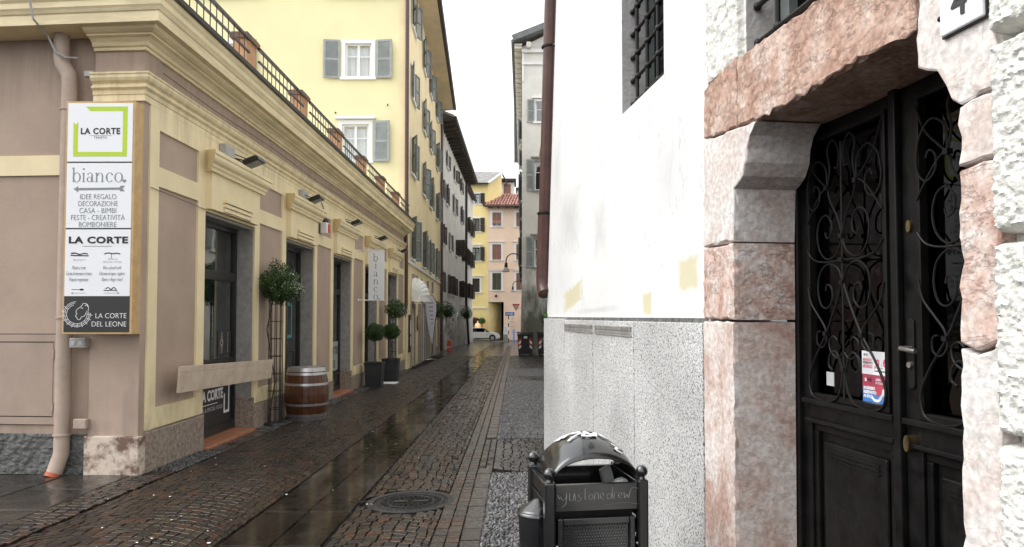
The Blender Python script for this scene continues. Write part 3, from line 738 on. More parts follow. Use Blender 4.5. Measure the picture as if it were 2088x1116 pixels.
# frieze course, mouldings and cornice, mitred round the corner
A0 = FE(6.5, -.10, 0); A1 = FE(.58, 0, 0); K = Vector((-4.2, 7.95, 0)); Z1 = Vector((-4.2, 27.0, 0))
nE, nS = FE.n, FS.n; mit = (nE + nS) / (1 + nE.dot(nS))
lip = [(-.2, 4.86), (.33, 4.86), (.33, 4.97), (.345, 4.98), (.36, 5.01), (.375, 5.03), (.375, 5.09), (.40, 5.12), (.40, 5.20), (-.2, 5.20)]
bed = [(-.1, 4.66), (.035, 4.66), (.035, 4.695), (.06, 4.70), (.075, 4.735), (.12, 4.77), (.165, 4.785), (.165, 4.80), (.20, 4.81), (.235, 4.83), (.25, 4.86), (-.1, 4.86)]
arch_ = [(-.1, 4.08), (.03, 4.08), (.03, 4.15), (.04, 4.155), (.045, 4.20), (.075, 4.225), (.075, 4.245), (.05, 4.255), (.05, 4.275), (.085, 4.30), (.10, 4.33), (.10, 4.365), (.11, 4.37), (.11, 4.39), (-.1, 4.40)]
MB().sweep([A0, K, Z1], [nE, mit, nS], lip).build('cornice', m_corn, shop)
MB().sweep([A1, K, Z1], [nE, mit, nS], bed).build('cornice_bed_moulding', m_corn, shop)
MB().sweep([A1, K, Z1], [nE, mit, nS], arch_).build('string_moulding', m_cream, shop)
MB().sweep([FE(.05, .40, 0), Vector((-3.8, 7.5, 0)), Vector((-3.8, 27, 0))], [nE, mit, nS], [(0, 5.17), (.05, 5.17), (.06, 5.215), (.0, 5.225), (-.1, 5.225), (-.1, 5.205), (0, 5.2)]).build('gutter_edge', m_dark, shop)
mb = MB()
for z0, z1 in ((3.83, 4.08), (3.17, 3.40)):
    for a, b in [(8.06, OPEN[0])] + [(o + OW, n) for o, n in zip(OPEN, OPEN[1:] + [27.0])]:
        MB().box(FS, a, b, 0, .028, z0, z1).build('trim_band', m_cream, shop)
for o in OPEN: MB().box(FS, o, o + OW, 0, .026, 3.07, 4.08).build('trim_band', m_cream, shop)
piers = [(8.06, OPEN[0])] + [(o + OW, n) for o, n in zip(OPEN, OPEN[1:])] + [(OPEN[-1] + OW, 26.9)]
for i, (a, b) in enumerate(piers):
    zb = gz(-4.2, (a + b) / 2); pt = zb + (.455 if i == 0 else .40 if i == 1 else .36)
    MB().box(FS, a, b, 0, .028, pt + .02, pt + .25).build('trim_band', m_cream, shop)
    for c, d in ((a, a + .21), (b - .22, b)):
        MB().box(FS, c, d, 0, .028, pt + .25, 3.17).build('trim_stile', m_cream, shop)
        MB().box(FS, c, d, 0, .028, 3.40, 3.83).build('trim_stile', m_cream, shop)
    n = 1 if i == 0 else 2; w = (b - a) / n
    for k in range(n):
        MB().box(FS, a + (-.02 if i == 0 and k == 0 else 0) + w * k, a + w * (k + 1) - .006, -.1, .05, zb - .3, pt).build('plinth_stone', m_plinth, shop, bevel=.01)
for i, o in enumerate(OPEN):
    e = o + OW; zg = gz(-4.2, o + .9)
    # stone jambs, base blocks, sill
    for a, b in ((o, o + .012), (e - .012, e)):
        MB().box(FS, a, b, -.40, -.012, zg + .50, 3.06).build('jamb_stone', m_jamb, shop)
        MB().box(FS, a - .0, b + .0, -.40, .045, zg - .1, zg + .496).build('jamb_base_stone', m_plinth, shop)
    MB().box(FS, o + .013, e - .013, -.40, -.02, 3.03, 3.068).build('jamb_lintel', m_jamb, shop)
    MB().box(FS, o + .02, e - .02, -.42, .09, zg - .15, zg + .035).build('door_sill', m_sill, shop, bevel=.008)
    # hood above the opening
    h0, h1 = o + .0, e - .04
    MB().box(FS, h0, h1, .026, .11, 3.10, 3.66).build('hood_panel', m_cream, shop)
    hp = [(0, 3.60), (.125, 3.60), (.13, 3.635), (.15, 3.66), (.15, 3.69), (.19, 3.72), (.205, 3.75), (.205, 3.80), (.22, 3.81), (.22, 3.86), (0, 3.90)]
    mb = MB(); P0 = FS(h0, 0.027, 0); P1 = FS(h1, .027, 0)
    mb.sweep([P0, P0, P1, P1], [Vector((0, -.0, 0)), nS + Vector((0, -1, 0)), nS + Vector((0, 1, 0)), Vector((0, 0, 0))], hp)
    mb.build('hood_cornice', m_cream, shop)
    mb = MB()
    for k in range(3): mb.box(FS, o + .38 + .0 * k, e - .42, .11, .135 + .012 * k, 3.115 + .062 * k, 3.16 + .062 * k)
    mb.build('hood_apron', m_cream, shop)
# shop windows and doors
def shopfront(i):
    o = OPEN[i]; e = o + OW; zg = gz(-4.2, o + .9) + .036; F = FS; d0, d1 = -.33, -.25; f = .075
    um = (o + e) / 2; zt = 2.19
    mb = MB(); mb.box(F, o + .013, o + f, d0, d1, zg, 3.03).box(F, e - f, e - .013, d0, d1, zg, 3.03).box(F, o + f, e - f, d0, d1, 3.03 - f, 3.03).box(F, o + f, e - f, d0, d1, zt, zt + .14)
    door = i in (1, 3)
    if door:
        x0 = o + .95
        mb.box(F, x0 - .05, x0 + .05, d0, d1, zg, zt).box(F, o + f, e - f, d0, d1, zg, zg + .1)
    else:
        z = 1.0 if i == 0 else zg + .45
        mb.box(F, o + f, e - f, d0, d1, z - .07, z).box(F, o + f, e - f, d0, d1, zg, zg + .12)
    fr = mb.build('shopfront_frame', m_dark, shop)
    def pane(a, b, z0, z1, m=m_glass): return MB().box(F, a, b, d0 + .03, d0 + .04, z0, z1).build('pane', m, fr)
    pane(o + f, e - f, zt + .14, 3.03 - f)
    if door:
        pane(o + f, x0 - .05, zg + .1, zt); pane(x0 + .05, e - f, zg + .1, zt)
        hb = MB(); y = x0 + .17; hb.tube([F(y, d1, .95), F(y, d1 + .08, .95), F(y, d1 + .08, .55), F(y, d1, .55)], .016, 8); hb.build('door_handle', m_black, fr)
    else:
        pane(o + f, e - f, z, zt)
        if i == 0:
            MB().box(F, o + f, e - f, d0 + .03, d0 + .045, zg + .12, z - .07).build('lower_panel', m_char, fr)
            tr = (0, 1, 0)
            yb = o + .55
            text('lettering', 'LA CORTE', .21, F(o + 1.01, d0 + .045, .41), tr, (0, 0, 1), m_wpr, fr, fit=.80, off=.008)
            text('lettering', 'WINE & SPECIAL FOOD', .085, F(o + .98, d0 + .045, .25), tr, (0, 0, 1), m_lgry, fr, fit=.86, space=1.15)
            k = MB(); k.box(F, o + .7, o + 1.22, d0 + .046, d0 + .048, .345, .356)
            q0, q1 = o + 1.45, o + 1.66
            k.box(F, q0, q0 + .04, d0 + .046, d0 + .048, .20, .46).box(F, q0, q1, d0 + .046, d0 + .048, .16, .20).box(F, q1 - .04, q1, d0 + .046, d0 + .048, .20, .62).box(F, q0 + .08, q1, d0 + .0465, d0 + .0485, .58, .62)
            k.build('logo_frame', m_wpr, fr)
            MB().box(F, e - .62, e - .14, d0 + .043, d0 + .047, 1.06, 1.42).build('window_sticker', m_char, fr)
            mb = MB()
            for zz, r_ in ((1.11, .022), (1.17, .028), (1.245, .05), (1.325, .03), (1.385, .022)):
                mb.add([F(e - .49 + r_ * math.cos(a * .5236), d0 + .049, zz + r_ * math.sin(a * .5236)) for a in range(12)] + [F(e - .49 + r_ * .7 * math.cos(a * .5236), d0 + .049, zz + r_ * .7 * math.sin(a * .5236)) for a in range(12)], [(a, (a + 1) % 12, 12 + (a + 1) % 12, 12 + a) for a in range(12)])
            for a in range(9): mb.box(F, e - .27, e - .25, d0 + .048, d0 + .049, 1.09 + a * .036, 1.11 + a * .036)
            mb.build('sticker_symbols', m_lgry, fr, kind='stuff')
        if i == 2:
            MB().box(F, o + f, e - f, d0 + .03, d0 + .045, zg + .12, z - .07).build('lower_panel', m_char, fr)
            MB().box(F, o + .9, e - .12, d0 + .045, d0 + .048, zg + .5, zg + 1.22).build('window_poster', m_shut, fr)
            for r_, s in enumerate(('N A T E', '', 'E S')):
                if s: text('lettering', s, .24, F(o + 1.3, d0 + .048, zg + .92 - .17 * r_), (0, 1, 0), (0, 0, 1), m_blk, fr, sx=.9, off=.01)
    if i == 1:
        mb = MB(); a, b, z0, z1 = x0 + .1, x0 + .42, 1.22, 1.92
        for q in ((a, b, z0, z0 + .06), (a, b, z1 - .06, z1), (b - .05, b, z0 + .06, z1 - .06), (a, a + .03, z0 + .06, z1 - .06)): mb.box(F, q[0], q[1], d0 + .042, d0 + .045, q[2], q[3])
        mb.build('door_print', m_teal, fr)
    # the room behind
    rm = MB(); rm.box(F, o - .3, e + .3, -3.4, -3.3, -.4, 3.4); rm.box(F, o - .3, o - .2, -3.3, -.43, -.4, 3.4).box(F, e + .2, e + .3, -3.3, -.43, -.4, 3.4).box(F, o - .2, e + .2, -3.3, -.43, 3.2, 3.3).box(F, o - .2, e + .2, -3.3, -.43, -.4, zg - .02)
    rm.build('shop_room', m_insideg, shop)
    if i == 2:
        MB().box(F, o + .1, e - .2, -.75, -.7, zg, 2.1).build('display_board', m_cream, shop)
    if i == 0:   # things standing in the window
        mb = MB(); mb.box(F, o + .3, o + .62, -1.1, -1.05, 1.12, 1.5).box(F, o + .8, o + 1.1, -1.2, -1.15, 1.0, 1.3).box(F, o + .2, e - .2, -1.5, -.8, .92, .98)
        mb.build('window_display', m_grey, shop)
for i in range(5): shopfront(i)
# meter hatch and small boxes on the end wall
mb = MB(); mb.box(FE, .86 + .12, 2.4, -.10, -.075, .42, .50).box(FE, .98, 2.4, -.10, -.075, 1.36, 1.44).box(FE, .98, 1.06, -.10, -.075, .50, 1.36)
m_hatch = M('hatch_paint', (.36, .275, .22), .6, .08, 3)
hf = mb.build('hatch_frame', m_hatch, shop)
MB().box(FE, .97, 2.4, -.10, -.092, .41, 1.45).build('hatch_gap', m_eave, hf)
MB().box(FE, 1.072, 2.4, -.10, -.082, .512, 1.348).build('hatch_door', m_hatch, hf, bevel=.003)
mb = MB()
for z in (.62, 1.22): mb.tube([FE(1.06, -.07, z - .05), FE(1.06, -.07, z + .05)], .012, 8)
mb.build('hinge', m_pipem, hf)

# terrace railing
rail = thing('terrace_railing', 'black iron terrace railing with terracotta posts above the cornice', 'railing', (-4.1, 8, 5.2))
PX, PD = -4.1, 2.78; posts = [7.95 + PD * k for k in range(7)]
for y in posts:
    p = MB().box(WORLD, PX - .19, PX + .02, y - .06, y + .34, 5.18, 5.88).build('post', m_terra, rail)
    MB().box(WORLD, PX - .23, PX + .06, y - .11, y + .39, 5.88, 5.945).box(WORLD, PX - .21, PX + .04, y - .09, y + .37, 5.945, 5.975).build('post_cap', m_capb, p)
for a, b in zip(posts, posts[1:] + [27.0]):
    s = a + .34; e = b - .06
    MB().bar((PX + .06, s, 5.86), (PX + .06, e, 5.86), .05, .035).build('top_rail', m_dark, rail)
    MB().bar((PX + .06, s, 5.66), (PX + .06, e, 5.66), .03, .03).bar((PX + .06, s, 5.28), (PX + .06, e, 5.28), .03, .03).build('lower_rail', m_dark, rail)
    mb = MB(); n = int((e - s) / .19)
    for k in range(1, n): y = s + (e - s) * k / n; mb.bar((PX + .06, y, 5.19), (PX + .06, y, 5.84), .011, .011, up=(0, 1, 0))
    mb.build('pickets', m_dark, rail, kind='stuff')

# downpipe at the end wall
X = -5.07; Y0 = FE(.87, 0, 0).y - .02 + .02
dp = thing('downpipe', 'mauve painted downpipe with dented elbows beside the sign board', 'downpipe', (X, Y0, -.1))
MB().tube([(X - .10, Y0 - .02, 4.98), (X - .10, Y0 - .02, 4.60), (X - .085, Y0 - .02, 4.52), (X - .01, Y0 - .02, 4.40), (X, Y0 - .02, 4.32), (X, Y0 - .02, .30), (X + .004, Y0 - .03, .12), (X - .015, Y0 - .07, -.0), (X - .03, Y0 - .10, -.09)], .082, 16).build('pipe', m_pipem, dp, smooth=True)
for z in (3.98, 1.62, .31):
    MB().lathe([(.084, z), (.093, z + .004), (.093, z + .022), (.084, z + .026)], (X, Y0 - .02, 0), 18).build('pipe_clamp', m_pipem, dp, smooth=True)
MB().tube([(X - .031, Y0 - .102, -.095), (X - .04, Y0 - .122, -.135)], .086, 16).build('outlet_end', M('red_clay_pipe', (.36, .085, .035), .5, .2), dp, smooth=True)
cb = thing('grey_cable', 'thin grey cable hanging from the cornice over the downpipe top', 'cable', (X - .1, Y0 - .1, 4.9))
MB().tube([(X - .22, Y0 - .42, 5.16), (X - .2, Y0 - .36, 4.9), (X - .18, Y0 - .14, 4.80), (X - .1, Y0 - .13, 4.62), (X + .02, Y0 - .12, 4.56), (X + .1, Y0 - .05, 4.58)], .012, 8).build('cable_run', m_grey, cb, smooth=True)
def box_thing(name, label, cat, c, s, mat, det=True, group=None):
    t = thing(name, label, cat, c, group); x, y, z = c; a, b, h = s
    MB().box(WORLD, x - a, x + a, y - b, y + b, z - h, z + h).build('housing', mat, t, bevel=.008)
    MB().box(WORLD, x - a * .92, x + a * .92, y - b - .006, y - b + .004, z - h * .9, z + h * .9).build('cover', mat, t, bevel=.004)
    return t
box_thing('junction_box', 'small pale junction box with cable under the corner moulding', 'junction box', (-4.80, 7.93, 4.38), (.055, .03, .035), m_grey)
sw = box_thing('socket_box', 'grey double socket box under the sign board', 'socket box', (-4.87, 7.95, 1.35), (.09, .045, .055), m_grey)
mb = MB()
for dx in (-.042, .042): mb.box(WORLD, -4.87 + dx - .022, -4.87 + dx + .022, 7.893, 7.90, 1.33, 1.372)
mb.build('flap', m_lgry, sw)
box_thing('meter_cover', 'mauve square cover box low beside the downpipe', 'cover box', (-4.84, 7.96, .45), (.075, .03, .055), m_pipem)

# sign board on the pilaster
sg = thing('sign_board', 'tall shop sign board with white panels and one black panel', 'sign', (-4.54, 7.7, 2.7))
sx0, sx1, sy, sz0, sz1 = -4.915, -4.155, 7.70, 1.455, 4.005; c = .022
MB().box(WORLD, sx0, sx1, sy, sy + .17, sz0, sz1).build('board_box', m_ply, sg, bevel=.003)
def panel(z0, z1, m): return MB().box(WORLD, sx0 + c, sx1 - c - .005, sy - .004, sy, z0, z1).build('panel', m, sg)
zA, zB, zC = 3.33, 2.602, 1.868
p1 = panel(zA + .008, sz1 - c, m_sign); p2 = panel(zB + .008, zA - .008, m_sign); p3 = panel(zC, zB - .008, m_sign); p4 = panel(sz0 + c, zC - .002, m_char)
for z in (zA, zB): MB().box(WORLD, sx0 + c, sx1 - c - .005, sy - .003, sy, z - .008, z + .008).build('divider', m_blk, sg)
SR, SU = (1, 0, 0), (0, 0, 1); xc = (sx0 + sx1) / 2; yf = sy - .004
def T(s, x, z, size, m, par, **k): return text('lettering', s, size, (x, yf, z), SR, SU, m, par, **k)
FSG = Fr((sx0, yf, 0), (1, 0, 0), (0, -1, 0)); W_ = sx1 - sx0
mb = MB(); l, r, bt, tp = .085, .675, 3.395, 3.945; k = .05
mb.poly(FSG, [(l + .13, tp), (r, tp), (r, tp - k), (l + .18, tp - k)], 0, .0015).poly(FSG, [(r - k, tp - k), (r, tp - k), (r, bt + k), (r - k, bt + k)], 0, .0015)
mb.poly(FSG, [(l, bt), (r, bt), (r, bt + k), (l, bt + k)], 0, .0015).poly(FSG, [(l, bt + k), (l + k, bt + k), (l + k, tp - .17), (l + k / 2, tp - .20), (l, tp - .17)], 0, .0015)
mb.build('lime_frame', m_lime, p1)
T('LA CORTE', xc, 3.642, .094, m_blk, p1, fit=.43, off=.0025, space=1.12)
MB().box(FSG, .27, .50, 0, .0015, 3.622, 3.626).build('rule', m_gry, p1)
T('TRENTO', xc, 3.592, .032, m_gry, p1, fit=.14, space=1.25)
# serif letters for the gift shop's name
def ring(mb, F, cx, cz, rx, rz, tk, a0=0, a1=360, n=28, thin=.38):
    o, i = [], []
    for j in range(n + 1):
        a = R(a0 + (a1 - a0) * j / n); t = tk * (thin + (1 - thin) * abs(math.cos(a)) ** 1.3)
        o.append(F(cx + rx * math.cos(a), 0, cz + rz * math.sin(a))); i.append(F(cx + (rx - t) * math.cos(a), 0, cz + (rz - t * .8) * math.sin(a)))
    mb.add(o + i, [(j, j + 1, n + 2 + j, n + 1 + j) for j in range(n)])
def serif(mb, F, ch, x, z, h):
    """one lower-case serif letter of x-height h with its left edge at x; returns its advance"""
    s = h * .15; t = h * .05
    def st(x0, z0, z1, foot=True, head=True):
        mb.poly(F, [(x0, z0), (x0 + s, z0), (x0 + s, z1), (x0, z1 - h * .03)], 0, .0012)
        if foot: mb.poly(F, [(x0 - s * .7, z0), (x0 + s * 1.7, z0), (x0 + s * 1.7, z0 + t), (x0 - s * .7, z0 + t)], .0003, .0015)
        if head: mb.poly(F, [(x0 - s * .9, z1 - h * .09), (x0 + s * .3, z1 - h * .14), (x0 + s * .3, z1), (x0 - s * .2, z1 - h * .04)], .0003, .0015)
    G = lambda u, o, zz: F(u, o + .001, zz)
    if ch == 'b': st(x + s * .9, z, z + h * 1.55, foot=False); ring(mb, G, x + h * .55, z + h * .5, h * .43, h * .52, s * 1.1); return h * 1.08
    if ch == 'i':
        st(x + s * .9, z, z + h); ring(mb, G, x + s * 1.4, z + h * 1.38, s * .75, s * .75, s * .7, n=12, thin=1); return h * .48
    if ch == 'a':
        st(x + h * .56, z + h * .04, z + h * .72, foot=False, head=False); ring(mb, G, x + h * .40, z + h * .70, h * .31, h * .31, s, 0, 165); ring(mb, G, x + h * .36, z + h * .28, h * .30, h * .29, s)
        mb.poly(F, [(x + h * .6, z), (x + h * .84, z + h * .06), (x + h * .84, z + h * .11), (x + h * .66, z + h * .1)], .0003, .0015); return h * .92
    if ch == 'n':
        st(x + s * .9, z, z + h); ring(mb, G, x + h * .56, z + h * .62, h * .33, h * .37, s, 0, 170); st(x + h * .74, z, z + h * .66, head=False); return h * 1.16
    if ch == 'c': ring(mb, G, x + h * .45, z + h * .5, h * .42, h * .52, s * 1.15, 45, 318); ring(mb, G, x + h * .70, z + h * .80, s * .55, s * .55, s * .5, n=10, thin=1); return h * .92
    if ch == 'o': ring(mb, G, x + h * .48, z + h * .5, h * .46, h * .52, s * 1.15); return h * 1.06
def heart(mb, F, x, z, r):
    pts = []
    for j in range(24):
        t = j * math.pi / 12; pts.append((x + r * .8 * math.sin(t) ** 3, z + r * .05 * (13 * math.cos(t) - 5 * math.cos(2 * t) - 2 * math.cos(3 * t) - math.cos(4 * t))))
    mb.poly(F, pts, .0004, .0022)
mb = MB(); x = .075; hh = .104
for ch in 'bianco': x += serif(mb, FSG, ch, x, 3.112, hh) * .98
heart(mb, FSG, x + .005, 3.125, .028); mb.build('lettering', m_gry, p2)
mb = MB(); mb.poly(FSG, [(.10, 3.035), (.15, 3.07), (.15, 3.048), (.60, 3.053), (.615, 3.073), (.66, 3.073), (.635, 3.040), (.66, 3.010), (.615, 3.010), (.60, 3.028), (.15, 3.022), (.15, 3.0)], 0, .0015); mb.build('arrow', m_gry, p2)
for i, s in enumerate(('IDEE REGALO', 'DECORAZIONE', 'CASA - BIMBI', 'FESTE - CREATIVITÀ', 'BOMBONIERE')):
    T(s, xc - .01, 2.925 - .076 * i, .083, m_gry, p2, fit=(.395, .43, .40, .585, .41)[i], off=-.001)
T('LA CORTE', xc, 2.445, .098, m_blk, p3, fit=.645, off=.004, space=1.1)
MB().box(FSG, .21, .53, 0, .0015, 2.408, 2.412).build('rule', m_blk, p3)
def SGP(x, z, l=0): return FSG(x, l, z - (.066 if z > 2.2 else 0))
mb = MB()
strokes(mb, [curve([(.09, 2.40), (.13, 2.402), (.18, 2.388), (.23, 2.398), (.27, 2.392)]), [(.085, 2.376), (.28, 2.372)]], SGP, .012, .0015)
strokes(mb, [[(.085, 2.405), (.125, 2.405)], [(.085, 2.395), (.125, 2.395)], [(.085, 2.385), (.14, 2.368)]], SGP, .005, .0017)
strokes(mb, [curve([(.45, 2.39), (.49, 2.403), (.54, 2.395), (.59, 2.40), (.625, 2.39)])], SGP, .012, .0015); strokes(mb, [curve([(.525, 2.39), (.53, 2.36), (.525, 2.345)])], SGP, .005, .0015)
strokes(mb, [[(.10, 1.94), (.19, 1.938)]], SGP, .006, .0015); mb.poly(FSG, [(.19 + .022 + .024 * math.cos(a * .5236), 1.938 + .011 * math.sin(a * .5236)) for a in range(12)], 0, .0015)
strokes(mb, [[(.10, 1.90), (.26, 1.90)], [(.45, 1.90), (.62, 1.90)]], SGP, .003, .0015)
for xx, sgn in ((.095, 1), (.625, -1)): mb.poly(FSG, [(xx, 1.90), (xx + .02 * sgn, 1.908), (xx + .02 * sgn, 1.892)], 0, .0016)
strokes(mb, [curve([(.45, 1.93), (.50, 1.928), (.55, 1.932), (.60, 1.922)]), curve([(.47, 1.945), (.50, 1.96), (.53, 1.94), (.56, 1.962), (.59, 1.937)])], SGP, .010, .0015)
mb.build('symbols', m_blk, p3, kind='stuff')
T('BISTROT', .18 + sx0, 2.252, .028, m_lgry, p3, space=1.3, off=-.0005); T('WINE &', .54 + sx0, 2.262, .026, m_lgry, p3, space=1.25, off=-.0005); T('SPECIAL FOOD', .54 + sx0, 2.232, .026, m_lgry, p3, space=1.2, off=-.0005)
for i, (a, b) in enumerate((('Pranzi e cene', 'Vini e alcool scelti'), ('Cucina di mercato ed etnica', 'Selezione di tapas e tagliere'), ('Proposte vegetariane', 'Panini e finger food'))):
    T(a, .175 + sx0, 2.158 - .064 * i, .062, m_gry, p3, shear=.45, off=-.0016, fit=(.15, .275, .21)[i]); T(b, .535 + sx0, 2.158 - .064 * i, .062, m_gry, p3, shear=.45, off=-.0016, fit=(.2, .28, .23)[i])
T('LA CORTE', .535 + sx0, 1.628, .080, m_wpr, p4, fit=.335, off=-.001); T('DEL LEONE', .515 + sx0, 1.538, .080, m_wpr, p4, fit=.375, off=-.001)
mb = MB(); cx_, cz_ = .165, 1.672
for r_, a0, a1 in ((.155, 95, 365), (.138, 100, 372), (.118, 108, 380)):
    strokes(mb, [[(cx_ + r_ * .95 * math.cos(R(a0 + (a1 - a0) * k / 40)), cz_ + r_ * .88 * math.sin(R(a0 + (a1 - a0) * k / 40))) for k in range(41)]], SGP, .0045, .0012)
for a in range(150, 380, 21): strokes(mb, [[(cx_ + .108 * math.cos(R(a)), cz_ + .10 * math.sin(R(a))), (cx_ + .17 * math.cos(R(a - 5)), cz_ + .15 * math.sin(R(a - 5)))]], SGP, .004, .0014)
strokes(mb, [curve([(.285, 1.70), (.29, 1.75), (.265, 1.785), (.23, 1.785), (.215, 1.76), (.175, 1.73), (.155, 1.70), (.165, 1.672), (.15, 1.655), (.165, 1.635), (.175, 1.615), (.20, 1.615), (.215, 1.64), (.25, 1.655), (.265, 1.69)]), curve([(.205, 1.735), (.22, 1.74), (.23, 1.73)]), curve([(.25, 1.76), (.27, 1.775), (.28, 1.75)])], SGP, .005, .0015)
mb.build('lion_emblem', m_wpr, p4)

# ---------------------------------------------------------------- things on and before the shop front
def floodlight(y, label):
    t = thing('floodlight', label, 'floodlight', (-3.98, y, 3.97), 'floodlights over the shop openings')
    x, z = -3.93, 3.97; G = Fr((x, y, z), (0, 1, 0), Vector((.94, 0, -.34)))
    a = Vector((.93, 0, .37)); b = Vector((.37, 0, -.93))    # the head tips down towards the wall
    def P(u, q, w): return Vector((x, y, z)) + Vector((0, 1, 0)) * u + a * q + b * w
    mb = MB(); p = [P(u, q, w) for w in (-.03, .035) for q in (-.12, .12) for u in (-.15, .15)]
    mb.add(p, [(0, 1, 3, 2), (4, 6, 7, 5), (0, 4, 5, 1), (2, 3, 7, 6), (0, 2, 6, 4), (1, 5, 7, 3)])
    for k in range(7): mb.bar(P(-.12 + .04 * k, -.09, -.04), P(-.12 + .04 * k, .09, -.04), .008, .03)
    mb.build('lamp_head', m_dark, t, bevel=.006)
    mb = MB(); mb.add([P(u, q, .038) for q, u in ((-.095, -.125), (-.095, .125), (.095, .125), (.095, -.125))], [(0, 1, 2, 3)]); mb.build('lens', m_grey, t)
    MB().tube([P(-.16, 0, 0), P(-.16, -.1, -.03), (-4.15, y - .16, z + .02), (-4.15, y + .16, z + .02), P(.16, -.1, -.03), P(.16, 0, 0)], .010, 6).build('bracket', m_dark, t)
    MB().tube([P(-.08, -.06, -.05), P(-.2, -.10, -.08), (-4.08, y - .3, z + .04), (-4.13, y - .34, z + .05)], .008, 6).build('cable', m_dark, t, smooth=True)
    return t
fl = floodlight(10.62, 'black floodlight over the first shop window, beside a grey box')
for dy, lb in ((3.38, 'black floodlight over the glass door behind the round flowering plant'), (6.95, 'black floodlight over the shop window with the poster'), (10.5, 'black floodlight above the hanging white banner'), (14.6, 'black floodlight at the far end of the shop front, by the brown pipe')):
    copy_tree(fl, (0, dy, -.01), lb)
for y, lb in ((10.08, 'grey cable box behind the floodlight of the first window'), (13.75, 'grey cable box behind the floodlight over the glass door')):
    t = thing('cable_box', lb, 'cable box', (-4.1, y, 4.05), 'grey cable boxes'); MB().box(WORLD, -4.17, -4.085, y - .14, y + .20, 3.93, 4.09).build('housing', m_grey, t, bevel=.008)
    MB().box(WORLD, -4.088, -4.079, y - .13, y + .19, 3.94, 4.08).build('cover', m_grey, t, bevel=.003)
al = thing('alarm_siren', 'white and red alarm siren with a dark dome on the mauve panel', 'alarm', (-4.1, 15.3, 3.55))
MB().box(WORLD, -4.17, -4.02, 15.14, 15.38, 3.42, 3.66).build('housing', m_wood_w, al, bevel=.02)
MB().box(WORLD, -4.02, -4.005, 15.22, 15.37, 3.45, 3.63).build('red_front', m_red, al)
MB().lathe([(.07, 0), (.068, .06), (.04, .1), (.001, .12)], (-4.09, 15.26, 3.66), 14).build('flasher', m_dark, al, smooth=True)
MB().tube([(-4.1, 15.26, 3.78), (-4.12, 15.25, 3.95), (-4.17, 15.22, 4.1)], .01, 6).build('cable', m_dark, al)

for zz, sag, yl, lb in ((4.52, .02, (8.3, 24), 'thin dark cable sagging along the mauve frieze'), (3.12, .0, (8.05, 9.5), 'thin cable across the first cream pier')):
    tag(MB().tube([(-4.155, yl[0] + (yl[1] - yl[0]) * k / 24, zz - sag * math.sin(k * .8) - .04 * (k / 24)) for k in range(25)], .0045, 5).build('wall_cable', m_dark), lb, 'cable', 'cables on the shop front')
bs = thing('hanging_banner', 'white hanging banner sign with grey vertical lettering', 'banner', (-3.67, 18.9, 2.7))
BX0, BX1, BZ0, BZ1, BY = -3.90, -3.48, 2.075, 3.40, 18.9
BF = Fr((BX0, BY, 0), (1, 0, 0), (0, -1, 0))
MB().box(BF, 0, BX1 - BX0, -.012, 0, BZ0, BZ1).build('banner_cloth', m_sign, bs)
for z in (BZ0, BZ1): MB().tube([(-4.18, BY + .006, z), (BX1 + .02, BY + .006, z)], .016, 8).lathe([(.04, 0), (.04, .012)], (-4.17, BY + .006, z), 10, tilt=Matrix.Rotation(math.pi / 2, 3, 'Y')).build('bracket', m_white, bs)
mb = MB(); z = 3.115; h = .135
for ch, st_, dx in (('b', .0, .115), ('i', .205, .165), ('a', .21, .13), ('n', .205, .125), ('c', .20, .135), ('o', .205, .13)):
    z -= st_; serif(mb, BF, ch, dx, z, h)
heart(mb, BF, .285, z + .01, .03); mb.build('lettering', m_gry, bs)

bd = thing('wooden_board', 'raw pine board mounted across the first shop window', 'board', (-3.98, 10, .7))
def bplank(y0, y1, za0, za1, zb0, zb1):
    mb = MB(); p = []
    for x, dx in ((-4.02, 0), (-3.975, 0)):
        p += [(x - .02, y0 + .03, za0), (x + .03, y0, za1), (x + .03, y1 - .02, zb1), (x - .02, y1 + .02, zb0)]
    p = [(-4.04, y0 + .02, za0), (-3.99, y0, za1), (-3.99, y1 - .03, zb1), (-4.04, y1 + .04, zb0)]
    return mb.extr(p, (.04, 0, .0))
y0, y1 = 8.42, 11.62
L0, L1, R0, R1 = .735, 1.055, .635, .945
for a, b in ((0, .765), (.772, 1)):
    mb = MB(); F2 = lambda u, v, o=0: Vector((-4.03 + .05 * v + o, y0 + .06 * (1 - v) + (y1 - y0 - .06 * (1 - v) + .05 * (1 - v)) * u, (L0 + (L1 - L0) * v) * (1 - u) + (R0 + (R1 - R0) * v) * u))
    vs = [F2(u, v, o) for o in (0, .036) for u, v in ((0, a), (1, a), (1, b), (0, b))]
    mb.add(vs, [(3, 2, 1, 0), (4, 5, 6, 7), (0, 1, 5, 4), (1, 2, 6, 5), (2, 3, 7, 6), (3, 0, 4, 7)]); mb.build('plank', m_plank, bd, bevel=.003)
mb = MB()
for k in range(15):
    u = random.random(); v = random.uniform(.08, .9); yy = y0 + (y1 - y0) * u; zz = (L0 + (R0 - L0) * u) + (.32 - .01 * u) * v; xx = -3.993 + .05 * v
    s = random.uniform(.004, .010)
    mb.add([(xx + .0025 + .004, yy + s * 1.3 * math.cos(a), zz + s * math.sin(a)) for a in [j * .785 for j in range(8)]], [tuple(range(8))])
mb.build('knots', m_knot, bd, kind='stuff')
for yy in (8.9, 10.2, 11.3): MB().bar((-4.19, yy, .86), (-4.02, yy, .86), .04, .04).build('bracket', m_dark, bd)

